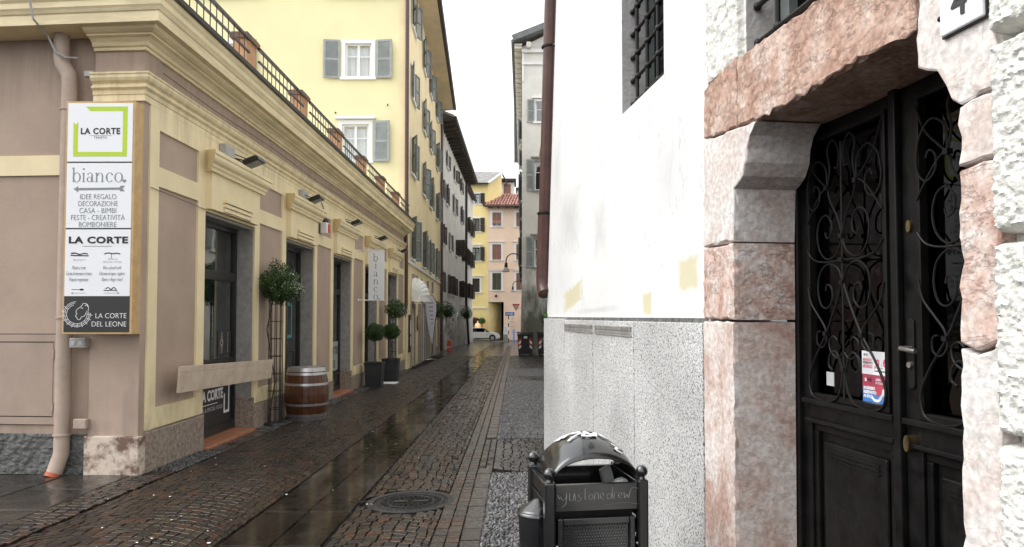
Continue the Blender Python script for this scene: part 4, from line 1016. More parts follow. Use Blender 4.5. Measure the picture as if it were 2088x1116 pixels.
def flower_stand(x, y, h, label, plant_label, pr):
    zg = gz(x, y)
    t = thing('plant_stand', label, 'plant stand', (x, y, zg), 'trellis plant stands')
    MB().lathe([(.001, .05), (.17, .05), (.185, .03), (.185, 0)], (x, y, zg), 20).build('base', m_dark, t, smooth=True)
    for k in range(8):
        a = k * math.pi / 4 + .2; MB().bar((x + .11 * math.cos(a), y + .11 * math.sin(a), zg + .04), (x + .11 * math.cos(a), y + .11 * math.sin(a), zg + h), .012).build('upright', m_dark, t)
    z = zg + .28
    while z < zg + h:
        mb = MB(); n = 16
        mb.tube([(x + .116 * math.cos(2 * math.pi * j / n), y + .116 * math.sin(2 * math.pi * j / n), z) for j in range(n + 1)], .006, 5); mb.build('ring', m_dark, t); z += .29
    mb = MB(); mb.tube([(x - .1, y, zg + .1), (x + .03, y - .1, zg + h * .35), (x - .14, y - .03, zg + h * .75), (x - .05, y, zg + h)], .012, 6); mb.build('climbing_stem', m_bark, t, smooth=True)
    c = Vector((x + .10, y - .1, zg + h + pr * .68))
    f = thing('flowering_plant', plant_label, 'plant', (x, y, zg + h), 'flowering plants on stands')
    MB().lathe([(.001, 0), (.15, 0), (.19, .16), (.175, .16), (.15, .06), (.001, .06)], (x, y, zg + h), 18).build('pot', m_pot, f, smooth=True)
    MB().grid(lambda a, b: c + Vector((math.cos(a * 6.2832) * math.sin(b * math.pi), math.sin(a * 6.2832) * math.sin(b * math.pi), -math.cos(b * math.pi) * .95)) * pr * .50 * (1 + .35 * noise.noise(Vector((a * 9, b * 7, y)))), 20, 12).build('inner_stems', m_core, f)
    n = int(7600 * (pr / .36) ** 2)
    lv, pe = leaf_cloud(c, (pr, pr, pr * .95), n, .032, G1, .42, .26, petals=.07)
    a2, b2 = leaf_cloud(c + Vector((pr * .55, 0, -.08)), (pr * .62, pr * .6, pr * .62), n // 5, .026, G1, .3, .4, petals=.32)
    a3, b3 = leaf_cloud(c + Vector((-.02, 0, -pr * .62)), (pr * .55, pr * .5, pr * .28), n // 7, .03, G1, .2, .3)
    lv.add(a2.v, a2.f); lv.t[-len(a2.f):] = a2.t; lv.add(a3.v, a3.f); lv.t[-len(a3.f):] = a3.t; pe.add(b2.v, b2.f)
    lv.build('foliage', m_leaf, f); pe.build('blossom', m_petal, f)
    mb = MB()
    for k in range(46):
        d = Vector((random.gauss(.3, .8), random.gauss(0, .8), random.gauss(.2, .7))).normalized(); mb.bar(c + d * pr * .5, c + d * pr * random.uniform(.95, 1.22) + Vector((0, 0, -.03)), .004)
    mb.build('twigs', m_core, f, kind='stuff')
flower_stand(-4.0, 11.9, 2.12, 'tall black wire stand beside the brown barrel', 'round plant with small white flowers, nearest on a wire stand', .35)
flower_stand(-3.83, 22.3, 1.98, 'black wire plant stand behind the second ball tree', 'round green plant behind the white banner', .31)

# barrel
bx, by = -3.72, 12.74; bz = gz(bx, by)
ba = thing('barrel', 'brown wooden barrel with six silver hoops by the glass door', 'barrel', (bx, by, bz))
def brad(t): return .315 + .068 * math.sin(math.pi * t) ** .9
BH = .93; NS = 26
for k in range(NS):
    mb = MB(); a0, a1 = 2 * math.pi * k / NS + .006, 2 * math.pi * (k + 1) / NS - .006; vs = []
    jit = random.gauss(0, .0012)
    for j in range(9):
        t = j / 8
        for a in (a0, a1):
            for rr in (brad(t) + jit, brad(t) - .022): vs.append((bx + rr * math.cos(a), by + rr * math.sin(a), bz + BH * t))
    f = []
    for j in range(8):
        b = j * 4; f += [(b, b + 4, b + 6, b + 2), (b + 1, b + 3, b + 7, b + 5), (b, b + 1, b + 5, b + 4), (b + 2, b + 6, b + 7, b + 3)]
    f += [(0, 2, 3, 1), (32, 33, 35, 34)]
    mb.add(vs, f).build('stave', m_barrel, ba)
MB().lathe([(.001, BH - .05), (.30, BH - .05), (.30, BH - .08)], (bx, by, bz), 30).build('barrel_head', m_barrel, ba)
for z0, z1 in ((.005, .058), (.066, .118), (.265, .305), (.62, .66), (.80, .845), (.862, .928)):
    r0, r1 = brad(z0 / BH) + .004, brad(z1 / BH) + .004
    MB().lathe([(r0 - .006, z0), (r0 + .003, z0), (r1 + .003, z1), (r1 - .006, z1)], (bx, by, bz), 40).build('hoop', m_silver, ba, smooth=True)

def ball_tree(x, y, label, s=.235, hp=.68, zc=1.49):
    zg = gz(x, y); t = thing('ball_tree', label, 'potted tree', (x, y, zg), 'ball trees in square planters')
    p = MB()
    def ringp(h, z): return [Vector((x + a * h, y + b * h, zg + z)) for a, b in ((-1, -1), (1, -1), (1, 1), (-1, 1))]
    for (h0, z0, h1, z1) in ((s * .86, 0, s, hp - .05), (s * 1.05, hp - .05, s * 1.07, hp)):
        a = ringp(h0, z0) + ringp(h1, z1) + ringp(h1 - .03, z1) + ringp(h1 - .04, z1 - .09)
        p.add(a, [(0, 1, 2, 3)[::-1]] + [(r * 4 + i, r * 4 + (i + 1) % 4, r * 4 + 4 + (i + 1) % 4, r * 4 + 4 + i) for r in range(3) for i in range(4)] + [(12, 13, 14, 15)])
    p.build('planter', m_pot, t, bevel=.006)
    MB().tube([(x, y, zg + hp - .1), (x + .015, y, zg + 1.0), (x, y, zg + zc - .1)], [.022, .018, .016], 8).build('trunk', m_bark, t, smooth=True)
    c = Vector((x, y, zg + zc)); r = .262
    lv, _ = leaf_cloud(c, (r, r, r * .93), 6500, .022, G2, .84, .11); lv.build('crown', m_leaf, t)
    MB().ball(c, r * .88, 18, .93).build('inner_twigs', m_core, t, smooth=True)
    return t
ball_tree(-3.80, 19.3, 'clipped ball tree in charcoal planter under the white banner')
ball_tree(-3.74, 21.5, 'clipped ball tree in charcoal planter behind the first one')
MB_ = MB().box(WORLD, -3.95, -3.42, 20.45, 21.0, gz(-3.7, 20.7) - .05, gz(-3.7, 20.7) + .015).build('pale_step', m_white); tag(MB_, 'pale flat stone step between the two square planters', 'step')

# ================================================================ yellow house
YF = Fr((-4.12, 27, 0), (-1, 0, 0), (0, -1, 0)); YS = Fr((-4.12, 27, 0), (-.0375, 1, 0), (1, .0375, 0))
yh = thing('yellow_house', 'tall yellow house with grey shutters behind the shop terrace', 'house', (-4.12, 27, -.4))
fw = [(1.40, 2.40, 10.82, 12.14), (1.48, 2.50, 7.60, 9.0), (1.38, 2.40, 14.0, 15.3), (6.6, 7.6, 10.82, 12.14), (6.6, 7.6, 7.6, 9.0), (6.6, 7.6, 14, 15.3)]
pieces(YF, .0, 9.5, -.7, 16.4, [(a, b, c, d) for a, b, c, d in fw], -.35, 0).build('front_wall', m_yel, yh)
for i, (a, b, z0, z1) in enumerate(fw):
    house_window(yh, YF, a, b, z0, z1, fw=.15, depth=.05, pane=m_clear, curtain=m_petal, head=(i == 1), dark=m_white)
    ss = (-1, 1) if i != 1 else (-1,)
    for s in ss: shutter(yh, YF, a - .20 if s < 0 else b + .20, z0 - .05, z1 + .12, .62, 8, s, m_shut, 16)
for q in ((3.9, 10.0), (.75, 9.75), (2.75, 9.45)):
    MB().tube([YF(q[0], 0, q[1]), YF(q[0], .08, q[1]), YF(q[0], .09, q[1] - .06)], .022, 6).build('wall_hook', m_dark, yh)
cols = [2.0, 6.9, 10.7, 15.2]; rowz = [(4.0, 5.55), (7.45, 8.8), (10.5, 11.75), (13.45, 14.7)]
sh = [(c - .5, c + .5, a, b) for c in cols for a, b in rowz]
DOORS = [(1.55, 2.75, -1, 1.95), (6.4, 7.4, -1, 2.2), (9.6, 10.5, -1, 2.1), (13.2, 14.3, -1, 2.1)]
pieces(YS, .35, 18.55, -.9, 16.4, sh + DOORS, -.35, 0).build('street_wall', m_yels, yh)
MB().box(YS, 0, .35, -.34, -.001, -.9, 16.4).build('corner_wall', m_yels, yh)
for c in cols:
    for a, b in rowz:
        house_window(yh, YS, c - .5, c + .5, a, b, fw=.13, bars=(1, 1), curtain=None)
        for s in (-1, 1): shutter(yh, YS, c + s * .5, a - .06, b + .06, .56, random.choice((10, 16, 24, 12)), s, m_shutd, 8)
MB().box(YS, .05, 18.5, 0, .06, 3.70, 3.83).build('string_course', m_white, yh)
for i, (a, b, z0, z1) in enumerate(DOORS):
    MB().box(YS, a - .22, a, 0, .05, -1, z1 + .2).box(YS, b, b + .22, 0, .05, -1, z1 + .2).box(YS, a, b, 0, .05, z1, z1 + .2).build('door_surround', m_jamb, yh)
    MB().box(YS, a, b, -.28, -.2, -1, z1).build('door', m_shutb if i else m_jamb, yh)
for u, z in ((2.0, 2.75), (3.2, 2.75), (5.4, 2.7), (8.9, 2.8), (12.0, 2.9)):
    MB().poly(YS, [(u - .09, z - .0), (u + .09, z), (u + .16, z + .62), (u - .16, z + .62)], 0, .10).build('keystone', m_jamb, yh)
for u0, u1 in ((4.5, 5.6), (8.3, 9.1), (11.6, 12.3), (16.2, 17.6)):
    MB().box(YS, u0, u1, 0, .045, -.9, 2.2).build('stone_pilaster', m_jamb, yh)
for u in range(0, 18, 3):
    if not any(a - .3 < u + 1.4 and u < b + .3 for a, b, *_ in DOORS): MB().box(YS, u + .1, u + 1.4, 0, .07, -1, gz(-4.4, 27 + u) + .42).build('plinth_stone', m_plinth, yh)
zA_, zB_ = 15.75, 14.95
ev = [YS(-.3, 0, zA_), YS(18.7, 0, zB_), YS(18.7, .82, zB_ + .05), YS(-.3, .82, zA_ + .05)]
MB().extr(ev, (0, 0, .12)).build('soffit', m_soff, yh)
MB().extr([p + Vector((0, 0, .123)) for p in (YS(-.4, -.3, zA_), YS(18.9, -.3, zB_), YS(18.9, .9, zB_), YS(-.4, .9, zA_))], (0, 0, .14)).build('roof_edge', m_eave, yh)
MB().tube([YS(-.3, .93, zA_ + .16), YS(18.8, .93, zB_ + .16)], .10, 10).build('gutter', m_dark, yh, smooth=True)
MB().extr([YS(-.4, .6, 16.1), YS(18.8, .6, 15.5), YS(18.8, -5, 18.4), YS(-.4, -5, 18.9)], (0, 0, .15)).build('roof', m_slate, yh)
MB().box(YS, 18.2, 18.55, -7, -.36, -.9, 15).build('back_wall', m_yels, yh)
tag(MB().tube([YF(-.0, .12, 16), YF(-.0, .12, 6.0), YF(-.02, .10, 5.4), YF(.03, .10, 4.9), YF(-.0, .12, 4.0), YF(-.0, .12, 2.1), YF(.05, .03, 1.75)], .075, 10).build('house_downpipe', m_pipe, smooth=True), 'dark brown downpipe on the yellow house corner', 'downpipe')
tag(MB().tube([YS(18.45, .12, 14.9), YS(18.45, .12, -.6)], .085, 8).build('house_downpipe', m_pipe, smooth=True), 'dark downpipe between the yellow house and the grey house', 'downpipe')

# awning
aw = thing('dome_awning', 'white dome awning over the doorway of the yellow house', 'awning', YS(2.15, 0, 1.95))
AZ = 2.42
for k in range(6):
    b0, b1 = k * 15, (k + 1) * 15
    def gore(a, b):
        e = R(b0 + (b1 - b0) * b); f = math.sin(math.pi * a) ** .55 if 0 < a < 1 else 0; q = 1 + .05 * math.sin(math.pi * b)
        return YS(2.15 + .72 * math.cos(math.pi * a), .02 + .66 * f * math.cos(e) * q, AZ + .78 * math.sin(e) * f * q)
    MB().grid(gore, 14, 5).build('gore', m_canvas, aw, solid=.012)
mb = MB(); mb.grid(lambda a, b: YS(2.15 + .72 * math.cos(math.pi * a), .025 + .665 * math.sin(math.pi * a) ** .55, AZ - .17 * b - (.045 * abs(math.sin(a * math.pi * 7)) if b > .5 else 0)), 56, 2)
mb.build('scalloped_valance', m_canvas, aw, solid=.008)
ov = thing('oval_plaque', 'oval brown plaque on the ochre wall beside the awning', 'plaque', YS(4.05, .05, 1.35))
mb = MB(); mb.poly(YS, [(4.05 + .26 * math.cos(a * .3927), 1.35 + .33 * math.sin(a * .3927)) for a in range(16)], .0, .05); mb.build('plate', m_barrel, ov)
mb = MB(); mb.poly(YS, [(4.05 + .19 * math.cos(a * .3927), 1.35 + .25 * math.sin(a * .3927)) for a in range(16)], .05, .056); mb.build('face', m_terra, ov)
nt_ = thing('notice_case', 'narrow dark notice case with white sheets at the shop end', 'notice case', YS(.8, .05, .9))
MB().box(YS, .62, 1.06, .0, .07, .25, 1.7).build('case', m_dark, nt_)
MB().box(YS, .68, 1.0, .07, .075, .95, 1.5).box(YS, .7, .98, .07, .075, .5, .85).build('notice', m_sign, nt_)
# feather flag
fx, fy = -3.93, 34.6; fz = gz(fx, fy)
ff = thing('feather_flag', 'tall white feather flag standing beside a doorway', 'flag', (fx, fy, fz))
pole = [(fx - .10, fy, fz), (fx - .06, fy, fz + .8), (fx + .02, fy, fz + 1.6), (fx + .12, fy, fz + 2.4), (fx + .10, fy, fz + 2.85), (fx - .1, fy, fz + 3.15), (fx - .28, fy, fz + 3.12)]
MB().tube(pole, .018, 6).build('pole', m_dark, ff, smooth=True)
MB().tube([(fx - .35, fy - .1, fz + .02), (fx - .1, fy, fz + .06), (fx + .2, fy - .15, fz + .02)], .022, 6).tube([(fx - .1, fy, fz + .06), (fx + .05, fy - .35, fz + .02)], .022, 6).build('foot', m_steel, ff)
fo = [(fx - .06, fz + .75), (fx + .02, fz + 1.6), (fx + .12, fz + 2.4), (fx + .09, fz + 2.85), (fx - .1, fz + 3.12), (fx - .3, fz + 3.1), (fx - .40, fz + 2.9), (fx - .38, fz + 2.2), (fx - .28, fz + 1.5), (fx - .15, fz + .95)]
MB().extr([(x, fy - .01, z) for x, z in fo], (0, .015, 0)).build('cloth', m_flag, ff)
mb = MB()
for k in range(6): mb.add([(fx - .3 + .03 * k, fy - .013, fz + 2.75 - .2 * k + v) if u == 0 else (fx - .05 + .0 * k, fy - .013, fz + 2.75 - .2 * k + v) for u, v in ((0, 0), (1, 0), (1, .05), (0, .05))], [(0, 1, 2, 3)])
mb.build('faint_print', m_gry, ff, kind='stuff')
# hanging planters
def hanging_ball(u, z, F, r, label, o=.42):
    p = F(u, o, z); t = thing('hanging_planter', label, 'hanging planter', p, 'ball planters along the facades')
    lv, _ = leaf_cloud(p, (r, r, r), 1500, .07, G2, .6, .25); lv.build('foliage', m_leaf, t)
    MB().ball(p - Vector((0, 0, r * .3)), r * .55, 10).build('basket', m_core, t)
    MB().tube([F(u, 0, z + r * 1.15), F(u, o, z + r * 1.2), F(u, o, z)], .02, 6).build('bracket', m_dark, t)
hanging_ball(9.0, 1.95, YS, .42, 'hanging green planter in front of the white feather flag')
GS = Fr((-4.84, 45.7, 0), (.22, 22.3, 0))
hanging_ball(.9, 2.0, GS, .50, 'hanging green planter at the near end of the grey house')
hanging_ball(15.4, 1.9, GS, .55, 'hanging green planter at the far end of the grey house', .5)
ob = thing('orange_bollard', 'small orange plastic bollard by the grey house wall', 'bollard', (-4.42, 47.6, gz(-4.4, 47.6)))
MB().lathe([(.20, 0), (.20, .06), (.12, .1), (.10, .25), (.15, .34), (.15, .42), (.10, .48), (.13, .58), (.11, .68), (.001, .72)], (-4.42, 47.6, gz(-4.4, 47.6)), 14).build('body', m_orange, ob, smooth=True)
MB().lathe([(.142, .21), (.142, .29)], (-4.42, 47.6, gz(-4.4, 47.6)), 14).build('reflective_band', m_white, ob)

# ================================================================ grey house with dark shutters
gh = thing('grey_house', 'stained grey house with dark brown shutters and deep eaves', 'house', (-4.84, 45.7, -.7))
gw = [(.9, 2.0, 3.25, 4.6), (5.0, 6.3, 3.25, 4.6), (8.6, 9.9, 3.25, 4.6), (14.0, 15.3, 3.25, 4.6), (1.2, 2.2, 6.5, 7.7), (6.0, 7.2, 6.5, 7.7), (10.6, 12.0, 6.5, 7.7), (16.4, 17.6, 6.5, 7.7),
      (.6, 1.6, 9.5, 10.8), (3.6, 4.6, 9.5, 10.8), (9.0, 10.6, 9.7, 11.0), (15.6, 17, 9.8, 11.1), (4.0, 5.2, 12.2, 13.2), (9.5, 10.8, 12.3, 13.3), (15.0, 16.4, 12.4, 13.4)]
pieces(GS, 0, 20.8, -1.4, 14.5, gw + [(11.8, 13.6, -2, 1.5), (3.0, 4.4, -2, 1.6)], -.4, 0).build('street_wall', m_greyw, gh)
MB().box(GS, 0, .3, -9, -.41, -1, 14.5).build('side_wall', m_greyw, gh)
for i, (a, b, z0, z1) in enumerate(gw):
    house_window(gh, GS, a, b, z0, z1, fw=.12, surround=m_white, bars=(1, 0), dark=m_inside)
    for s in (-1, 1): shutter(gh, GS, a if s < 0 else b, z0, z1, (b - a) * .52, random.choice((6, 14, 20)) if i not in (6, 3, 7) else random.choice((55, 80, 40)), s, m_shutb, 6)
for a, b, zt in ((11.8, 13.6, 1.5), (3.0, 4.4, 1.6)):
    MB().box(GS, a, b, -.38, -.3, -1.4, zt).build('door', m_shutb, gh)
    MB().poly(GS, [(a - .25, zt - .6), (a - .05, zt + .15), ((a + b) / 2, zt + .45), (b + .05, zt + .15), (b + .25, zt - .6), (b, zt - .6), (b - .15, zt), ((a + b) / 2, zt + .2), (a + .15, zt), (a, zt - .6)], 0, .06).build('arch_stones', m_greyw, gh)
for k in range(26):
    u = random.uniform(4.6, 9); z = random.uniform(-.7, 1.4); w_ = random.uniform(.25, .6)
    MB().poly(GS, [(u, z), (u + w_, z + .03), (u + w_ * .95, z + .28), (u + .04, z + .26)], .0, .035 + .01 * (k % 4)).build('wall_stone', m_plinthw if k % 2 else m_jamb, gh)
MB().extr([GS(-.3, -.1, 14.2), GS(21.5, -.1, 14.2), GS(21.5, .95, 14.3), GS(-.3, .95, 14.3)], (0, 0, .14)).build('soffit', m_eave, gh)
for k in range(22): MB().bar(GS(.2 + k, -.0, 14.12), GS(.2 + k, .9, 14.18), .12, .14).build('rafter', m_eave, gh)
MB().tube([GS(-.4, 1.02, 14.42), GS(21.6, 1.02, 14.42)], .11, 8).build('gutter', m_dark, gh, smooth=True)
MB().extr([GS(-.4, .95, 14.45), GS(21.6, .95, 14.45), GS(21.6, -4.5, 16.6), GS(-.4, -4.5, 16.6)], (0, 0, .15)).build('roof', m_slate, gh)
tag(MB().tube([GS(20.3, .25, 14.3), GS(20.3, .12, 13.8), GS(20.3, .12, 3), GS(20.8, .32, -1.0)], .11, 8).build('house_downpipe', m_dark, smooth=True), 'black downpipe leaning at the far end of the grey house', 'downpipe')

# narrow white house beyond
nh = thing('narrow_house', 'narrow white house with dark shutters just past the black downpipe', 'house', (-4.65, 67, -1))
NF = Fr((-4.76, 66.6, 0), (.15, 9, 0))
nw = [(2, 3.2, 3.4, 4.8), (2, 3.2, 6.6, 8.0), (2, 3.2, 9.8, 11.2), (5.5, 6.7, 3.4, 4.8), (5.5, 6.7, 6.6, 8.0), (5.5, 6.7, 9.8, 11.2)]
pieces(NF, 0, 8.6, 2.4, 13.8, nw, -.4, .12).build('street_wall', m_white, nh)
MB().extr([NF(0, .12, 2.4), NF(8.6, .12, 2.4), NF(8.6, .20, -1.6), NF(0, .20, -1.6)], NF.n * -.5).build('battered_base', m_greyw, nh)
MB().box(NF, 8.2, 8.6, -8, -.41, -1.4, 13.8).build('end_wall', m_white, nh)
for a, b, z0, z1 in nw:
    house_window(nh, NF, a, b, z0, z1, o=.12, fw=.1, bars=(1, 0))
    for s in (-1, 1): shutter(nh, NF, a if s < 0 else b, z0, z1, .6, 30, s, m_shutb, 5).location += NF.n * .12
MB().extr([NF(-.1, .6, 13.8), NF(8.8, .6, 13.8), NF(8.8, -4, 15.6), NF(-.1, -4, 15.6)], (0, 0, .15)).build('roof', m_eave, nh)

# ================================================================ houses closing the street
EF = Fr((0, 80, 0), (1, 0, 0), (0, -1, 0))
ey = thing('yellow_house', 'bright yellow house closing the street behind the white car', 'house', (-5, 80, -1.2))
ew = [(-4.91, -3.97, 14.35, 15.5), (-4.91, -3.97, 11.2, 12.7), (-4.91, -3.97, 7.9, 9.4), (-4.91, -3.97, 4.35, 5.9)]
sd = (-5.2, -3.9, -2, 1.35)
pieces(EF, -9, -3.08, -2, 16.7, ew + [sd], -.4, 0).build('front_wall', m_yel2, ey)
MB().extr([(-3.08, 79.98, -2), (-3.08, 79.98, 16.75), (-1.55, 82, 18.25), (-1.55, 82, -2)], (-.3, .4, 0)).build('gable_wall', m_yel2, ey)
for i, (a, b, z0, z1) in enumerate(ew):
    house_window(ey, EF, a, b, z0, z1, fw=.2, wood=m_shutb if i < 3 else m_shutb, bars=(1, 1 if i in (0, 2) else 0), curtain=m_petal if i in (0, 2) else None, head=i > 1)
    if i == 3:
        for s, u in ((1, a + .02), (-1, b - .02)): MB().box(EF, min(u, u + s * .44), max(u, u + s * .44), -.06, -.02, z0, z1).build('shutter', m_shutb, ey)
    else: shutter(ey, EF, b + .05, z0 - .05, z1 + .05, .5, 4, 1, m_shutb, 7)
    if i == 0: shutter(ey, EF, a - .05, z0 - .05, z1 + .05, .5, 25, -1, m_shutb, 7)
MB().box(EF, -9, -3.1, 0, .08, 2.52, 2.66).build('string_course', m_white, ey)
MB().box(EF, sd[0], sd[1], -.4, -.3, -2, 1.35).build('doorway_back', m_shutr, ey)
mb = MB()
for k in range(9):                                     # roof: overlapping tile courses
    t0, t1 = k / 9, (k + 1.12) / 9
    a0, a1 = Vector((-9.4, 79.4, 16.55)).lerp(Vector((-9.4, 82, 18.3)), t0), Vector((-9.4, 79.4, 16.55)).lerp(Vector((-9.4, 82, 18.3)), t1)
    b0, b1 = Vector((-2.85, 79.4, 16.55)).lerp(Vector((-1.35, 82, 18.3)), t0), Vector((-2.85, 79.4, 16.55)).lerp(Vector((-1.35, 82, 18.3)), t1)
    n = 34
    for j in range(n):
        p, q = a0.lerp(b0, j / n), a0.lerp(b0, (j + .9) / n); r, s = a1.lerp(b1, (j + .9) / n), a1.lerp(b1, j / n); o = Vector((0, 0, .05 + random.random() * .05))
        mb.extr([p + o, q + o, r + o * .6, s + o * .6], (0, 0, .05))
mb.build('roof_tiles', m_slate, ey, kind='stuff')
MB().extr([(-9.3, 79.45, 16.5), (-2.9, 79.45, 16.5), (-1.4, 82, 18.25), (-9.3, 82, 18.25)], (0, 0, .05)).build('roof_deck', m_eave, ey)
MB().bar((-2.95, 79.4, 16.62), (-1.4, 82, 18.36), .22, .16).build('verge_board', m_white, ey)
MB().tube([(-9, 79.35, 16.55), (-3, 79.35, 16.55)], .1, 8).build('gutter', m_dark, ey)
MB().extr([(-1.5, 82.2, 18.3), (-.9, 82.6, 17.2), (-.9, 84, 17.2), (-1.5, 84, 18.3)], (0, 0, .15)).build('roof_far_side', m_eave, ey)

ep = thing('peach_house', 'peach house with red tiled roof and dark passage at the street end', 'house', (-1, 80, -1.2))
pw = [(-2.55, -1.55, 11.75, 13.35), (-2.55, -1.55, 8.0, 9.75), (-2.55, -1.55, 4.6, 6.5), (.15, 1.15, 11.75, 13.35), (.15, 1.15, 8.0, 9.75), (.15, 1.15, 4.6, 6.5)]
pieces(EF, -3.07, 4.5, -2, 14.0, pw + [(-2.98, -1.27, -3, 3.25)], -.4, .004).build('front_wall', m_pinkw, ep)
for i, (a, b, z0, z1) in enumerate(pw):
    house_window(ep, EF, a, b, z0, z1, fw=.22, head=i % 3 > 0, bars=(1, 0))
    sm = (m_shutr, m_shutr, m_shutg, m_shutr, m_shutr, m_shutr)[i]; um = (a + b) / 2
    for u0, u1 in ((a + .01, um - .008), (um + .008, b - .01)):
        if i == 0:
            MB().box(EF, u0, u1, -.07, -.03, z0 + .75, z1).build('shutter', sm, ep)
            MB().extr([EF(u0 + .03, -.04, z0 + .75), EF(u1 - .03, -.04, z0 + .75), EF(u1 - .03, .3, z0 + .3), EF(u0 + .03, .3, z0 + .3)], (0, 0, .04)).build('shutter_flap', sm, ep)
        else:
            mb = MB(); mb.box(EF, u0, u1, -.07, -.04, z0, z1)
            for k in range(12): z = z0 + .08 + (z1 - z0 - .16) * k / 12; mb.box(EF, u0 + .07, u1 - .07, -.045, -.03, z, z + .05)
            for zz in (z0 + .02, (z0 + z1) / 2, z1 - .08): mb.box(EF, u0 + .01, u1 - .01, -.045, -.025, zz, zz + .07)
            mb.build('shutter', sm, ep)
MB().box(EF, -3.0, 4.4, 0, .05, 6.95, 7.06).build('string_course', m_pinkw, ep)
MB().box(WORLD, -3.2, -2.985, 80.4, 81.3, -2, 3.6).build('passage_side', m_yels, ep)  # only the entrance stretch keeps its ochre, as the daylit part
MB().box(WORLD, -3.2, -2.985, 81.3, 90, -2, 3.6).box(WORLD, -1.265, -1.0, 80.4, 90, -2, 3.6).box(WORLD, -2.985, -1.265, 80.4, 90, 3.25, 3.6).box(WORLD, -3.2, -1.0, 90, 90.3, -2, 3.6).build('passage_shade_walls', m_inside, ep)  # same side wall farther in, right wall and ceiling coloured dark as shade
mb = MB(); mb.ball(EF(-2.12, .03, 3.92), .16, 10, 1).build('round_vent', m_eave, ep)
mb = MB()
for j in range(17):
    for k in range(6):
        x = -3.25 + j * .33 + .09 * k + random.gauss(0, .012); mb.tube([(x, 79.3 + .58 * k, 14.1 + .305 * k + .02), (x + .1, 79.92 + .58 * k, 14.1 + .305 * (k + 1) + .0)], [.135, .115], 7)
mb.build('roof_tiles', m_tile, ep, kind='stuff')
MB().extr([(-3.45, 79.35, 13.98), (2.3, 79.35, 13.98), (2.9, 82.9, 15.85), (-2.5, 82.9, 15.85)], (0, 0, .05)).build('roof_deck', m_eave, ep)
MB().bar((-3.5, 79.3, 14.05), (-2.55, 82.9, 15.98), .2, .22).build('verge_board', m_eave, ep)
MB().tube([(-3.4, 79.25, 13.97), (2.3, 79.25, 13.97)], .1, 8).build('gutter', m_eave, ep)
for k in range(6): MB().bar((-2.9 + k, 79.3, 13.85), (-2.9 + k, 80, 13.9), .14, .16).build('rafter_end', m_eave, ep)
mb = MB()
gx = lambda x, z, l=0: EF(-.58 + x * .62, .004 + l, 1.40 - z * .33)
strokes(mb, [[(0.25, .3), (.25, 0), (.4, .3), (.4, 0)], [(.5, 0), (.62, 0), (.62, .3), (.5, .3), (.5, 0)], [(.15, 1), (.05, .95), (.05, 1.1), (.15, 1.15), (.12, 1.3), (0, 1.3)], [(.2, .95), (.36, .95)], [(.28, .95), (.28, 1.3)], [(.4, 1.3), (.47, .95), (.55, 1.3)], [(.6, .95), (.6, 1.3), (.72, 1.3)],
             [(.2, 1.8), (.24, 2.1), (.3, 1.8), (.36, 2.1)], [(.5, 1.9), (.6, 1.85), (.62, 2.0)], [(.0, 2.7), (.2, 2.7)], [(.1, 2.7), (.1, 3.0)], [(.25, 3.0), (.3, 2.7), (.38, 3.0)], [(.44, 3.0), (.44, 2.7), (.54, 3.0), (.54, 2.7)], [(.62, 2.7), (.70, 3.0)]], gx, .055, .003)
mb.build('wall_scrawl', m_shutd, ep, kind='stuff')
# roof lantern house behind the red roof
bh = thing('rooftop_house', 'small brown rooftop house with flat dark roof above the red tiles', 'house', (-1, 84.5, 15))
MB().box(WORLD, -1.75, -.05, 84, 87, 12, 17.55).build('wall', m_greyw, bh)
MB().box(WORLD, -1.35, -.5, 83.95, 84, 15.9, 17.3).build('window', m_shutr, bh)
MB().box(WORLD, -1.95, .15, 83.6, 87.4, 17.6, 17.95).build('roof', m_eave, bh)
MB().box(WORLD, .2, 1.2, 84.2, 87, 12, 16.6).build('lower_wing', m_greyw, bh)
MB().box(WORLD, .1, 1.4, 84.0, 87, 16.62, 16.95).build('lower_roof', m_eave, bh)

# street-end kerb
kb = MB().box(WORLD, -6, 1.0, 76.4, 76.65, -1.5, -1.0).build('street_end_kerb', m_jamb); struct(kb)
MB().box(WORLD, -9, 4.4, 76.66, 79.9, -1.6, -1.02).build('street_end_road', m_iron2, kb)

# white hatchback car
CX, CY, CZ = -5.30, 77.15, -1.02
car = thing('hatchback_car', 'white hatchback car parked across the street end', 'car', (CX + 1.8, CY + .8, CZ))
def cp(x, y, z): return Vector((CX + x, CY + y, CZ + z))
body = [(.06, .30), (.0, .55), (.03, .80), (.10, .95), (1.2, .96), (2.45, .95), (3.0, .91), (3.38, .82), (3.58, .68), (3.66, .48), (3.62, .30), (3.52, .22), (.14, .22)]
mb = MB(); secs = [(0, .90, .03), (.08, .985, .0), (.2, 1, 0), (1.5, 1, 0), (1.62, .985, 0), (1.70, .90, .03)]
n = len(body); vs = []
for y, k, dz in secs: vs += [cp(1.83 + (x - 1.83) * (.965 if k < .95 else .99 if k < 1 else 1), y, .6 + (z - .6) * k) for x, z in body]
fs = [tuple(range(n)), tuple(range((len(secs) - 1) * n, len(secs) * n))[::-1]]
for i in range(len(secs) - 1): fs += [(i * n + k, i * n + (k + 1) % n, (i + 1) * n + (k + 1) % n, (i + 1) * n + k) for k in range(n)]
mb.add(vs, fs); mb.build('body', m_car, car, smooth=True)
gr = [(.10, .94), (.26, 1.30), (.42, 1.39), (.9, 1.42), (1.55, 1.41), (1.85, 1.36), (2.50, .945)]
def gh_(x, z, y0): return cp(x, y0, z)
mb = MB(); n = len(gr); vs = []
for s, sg in ((.05, 1), (1.65, -1)): vs += [cp(x, s + sg * (z - .94) * .30, z) for x, z in gr]
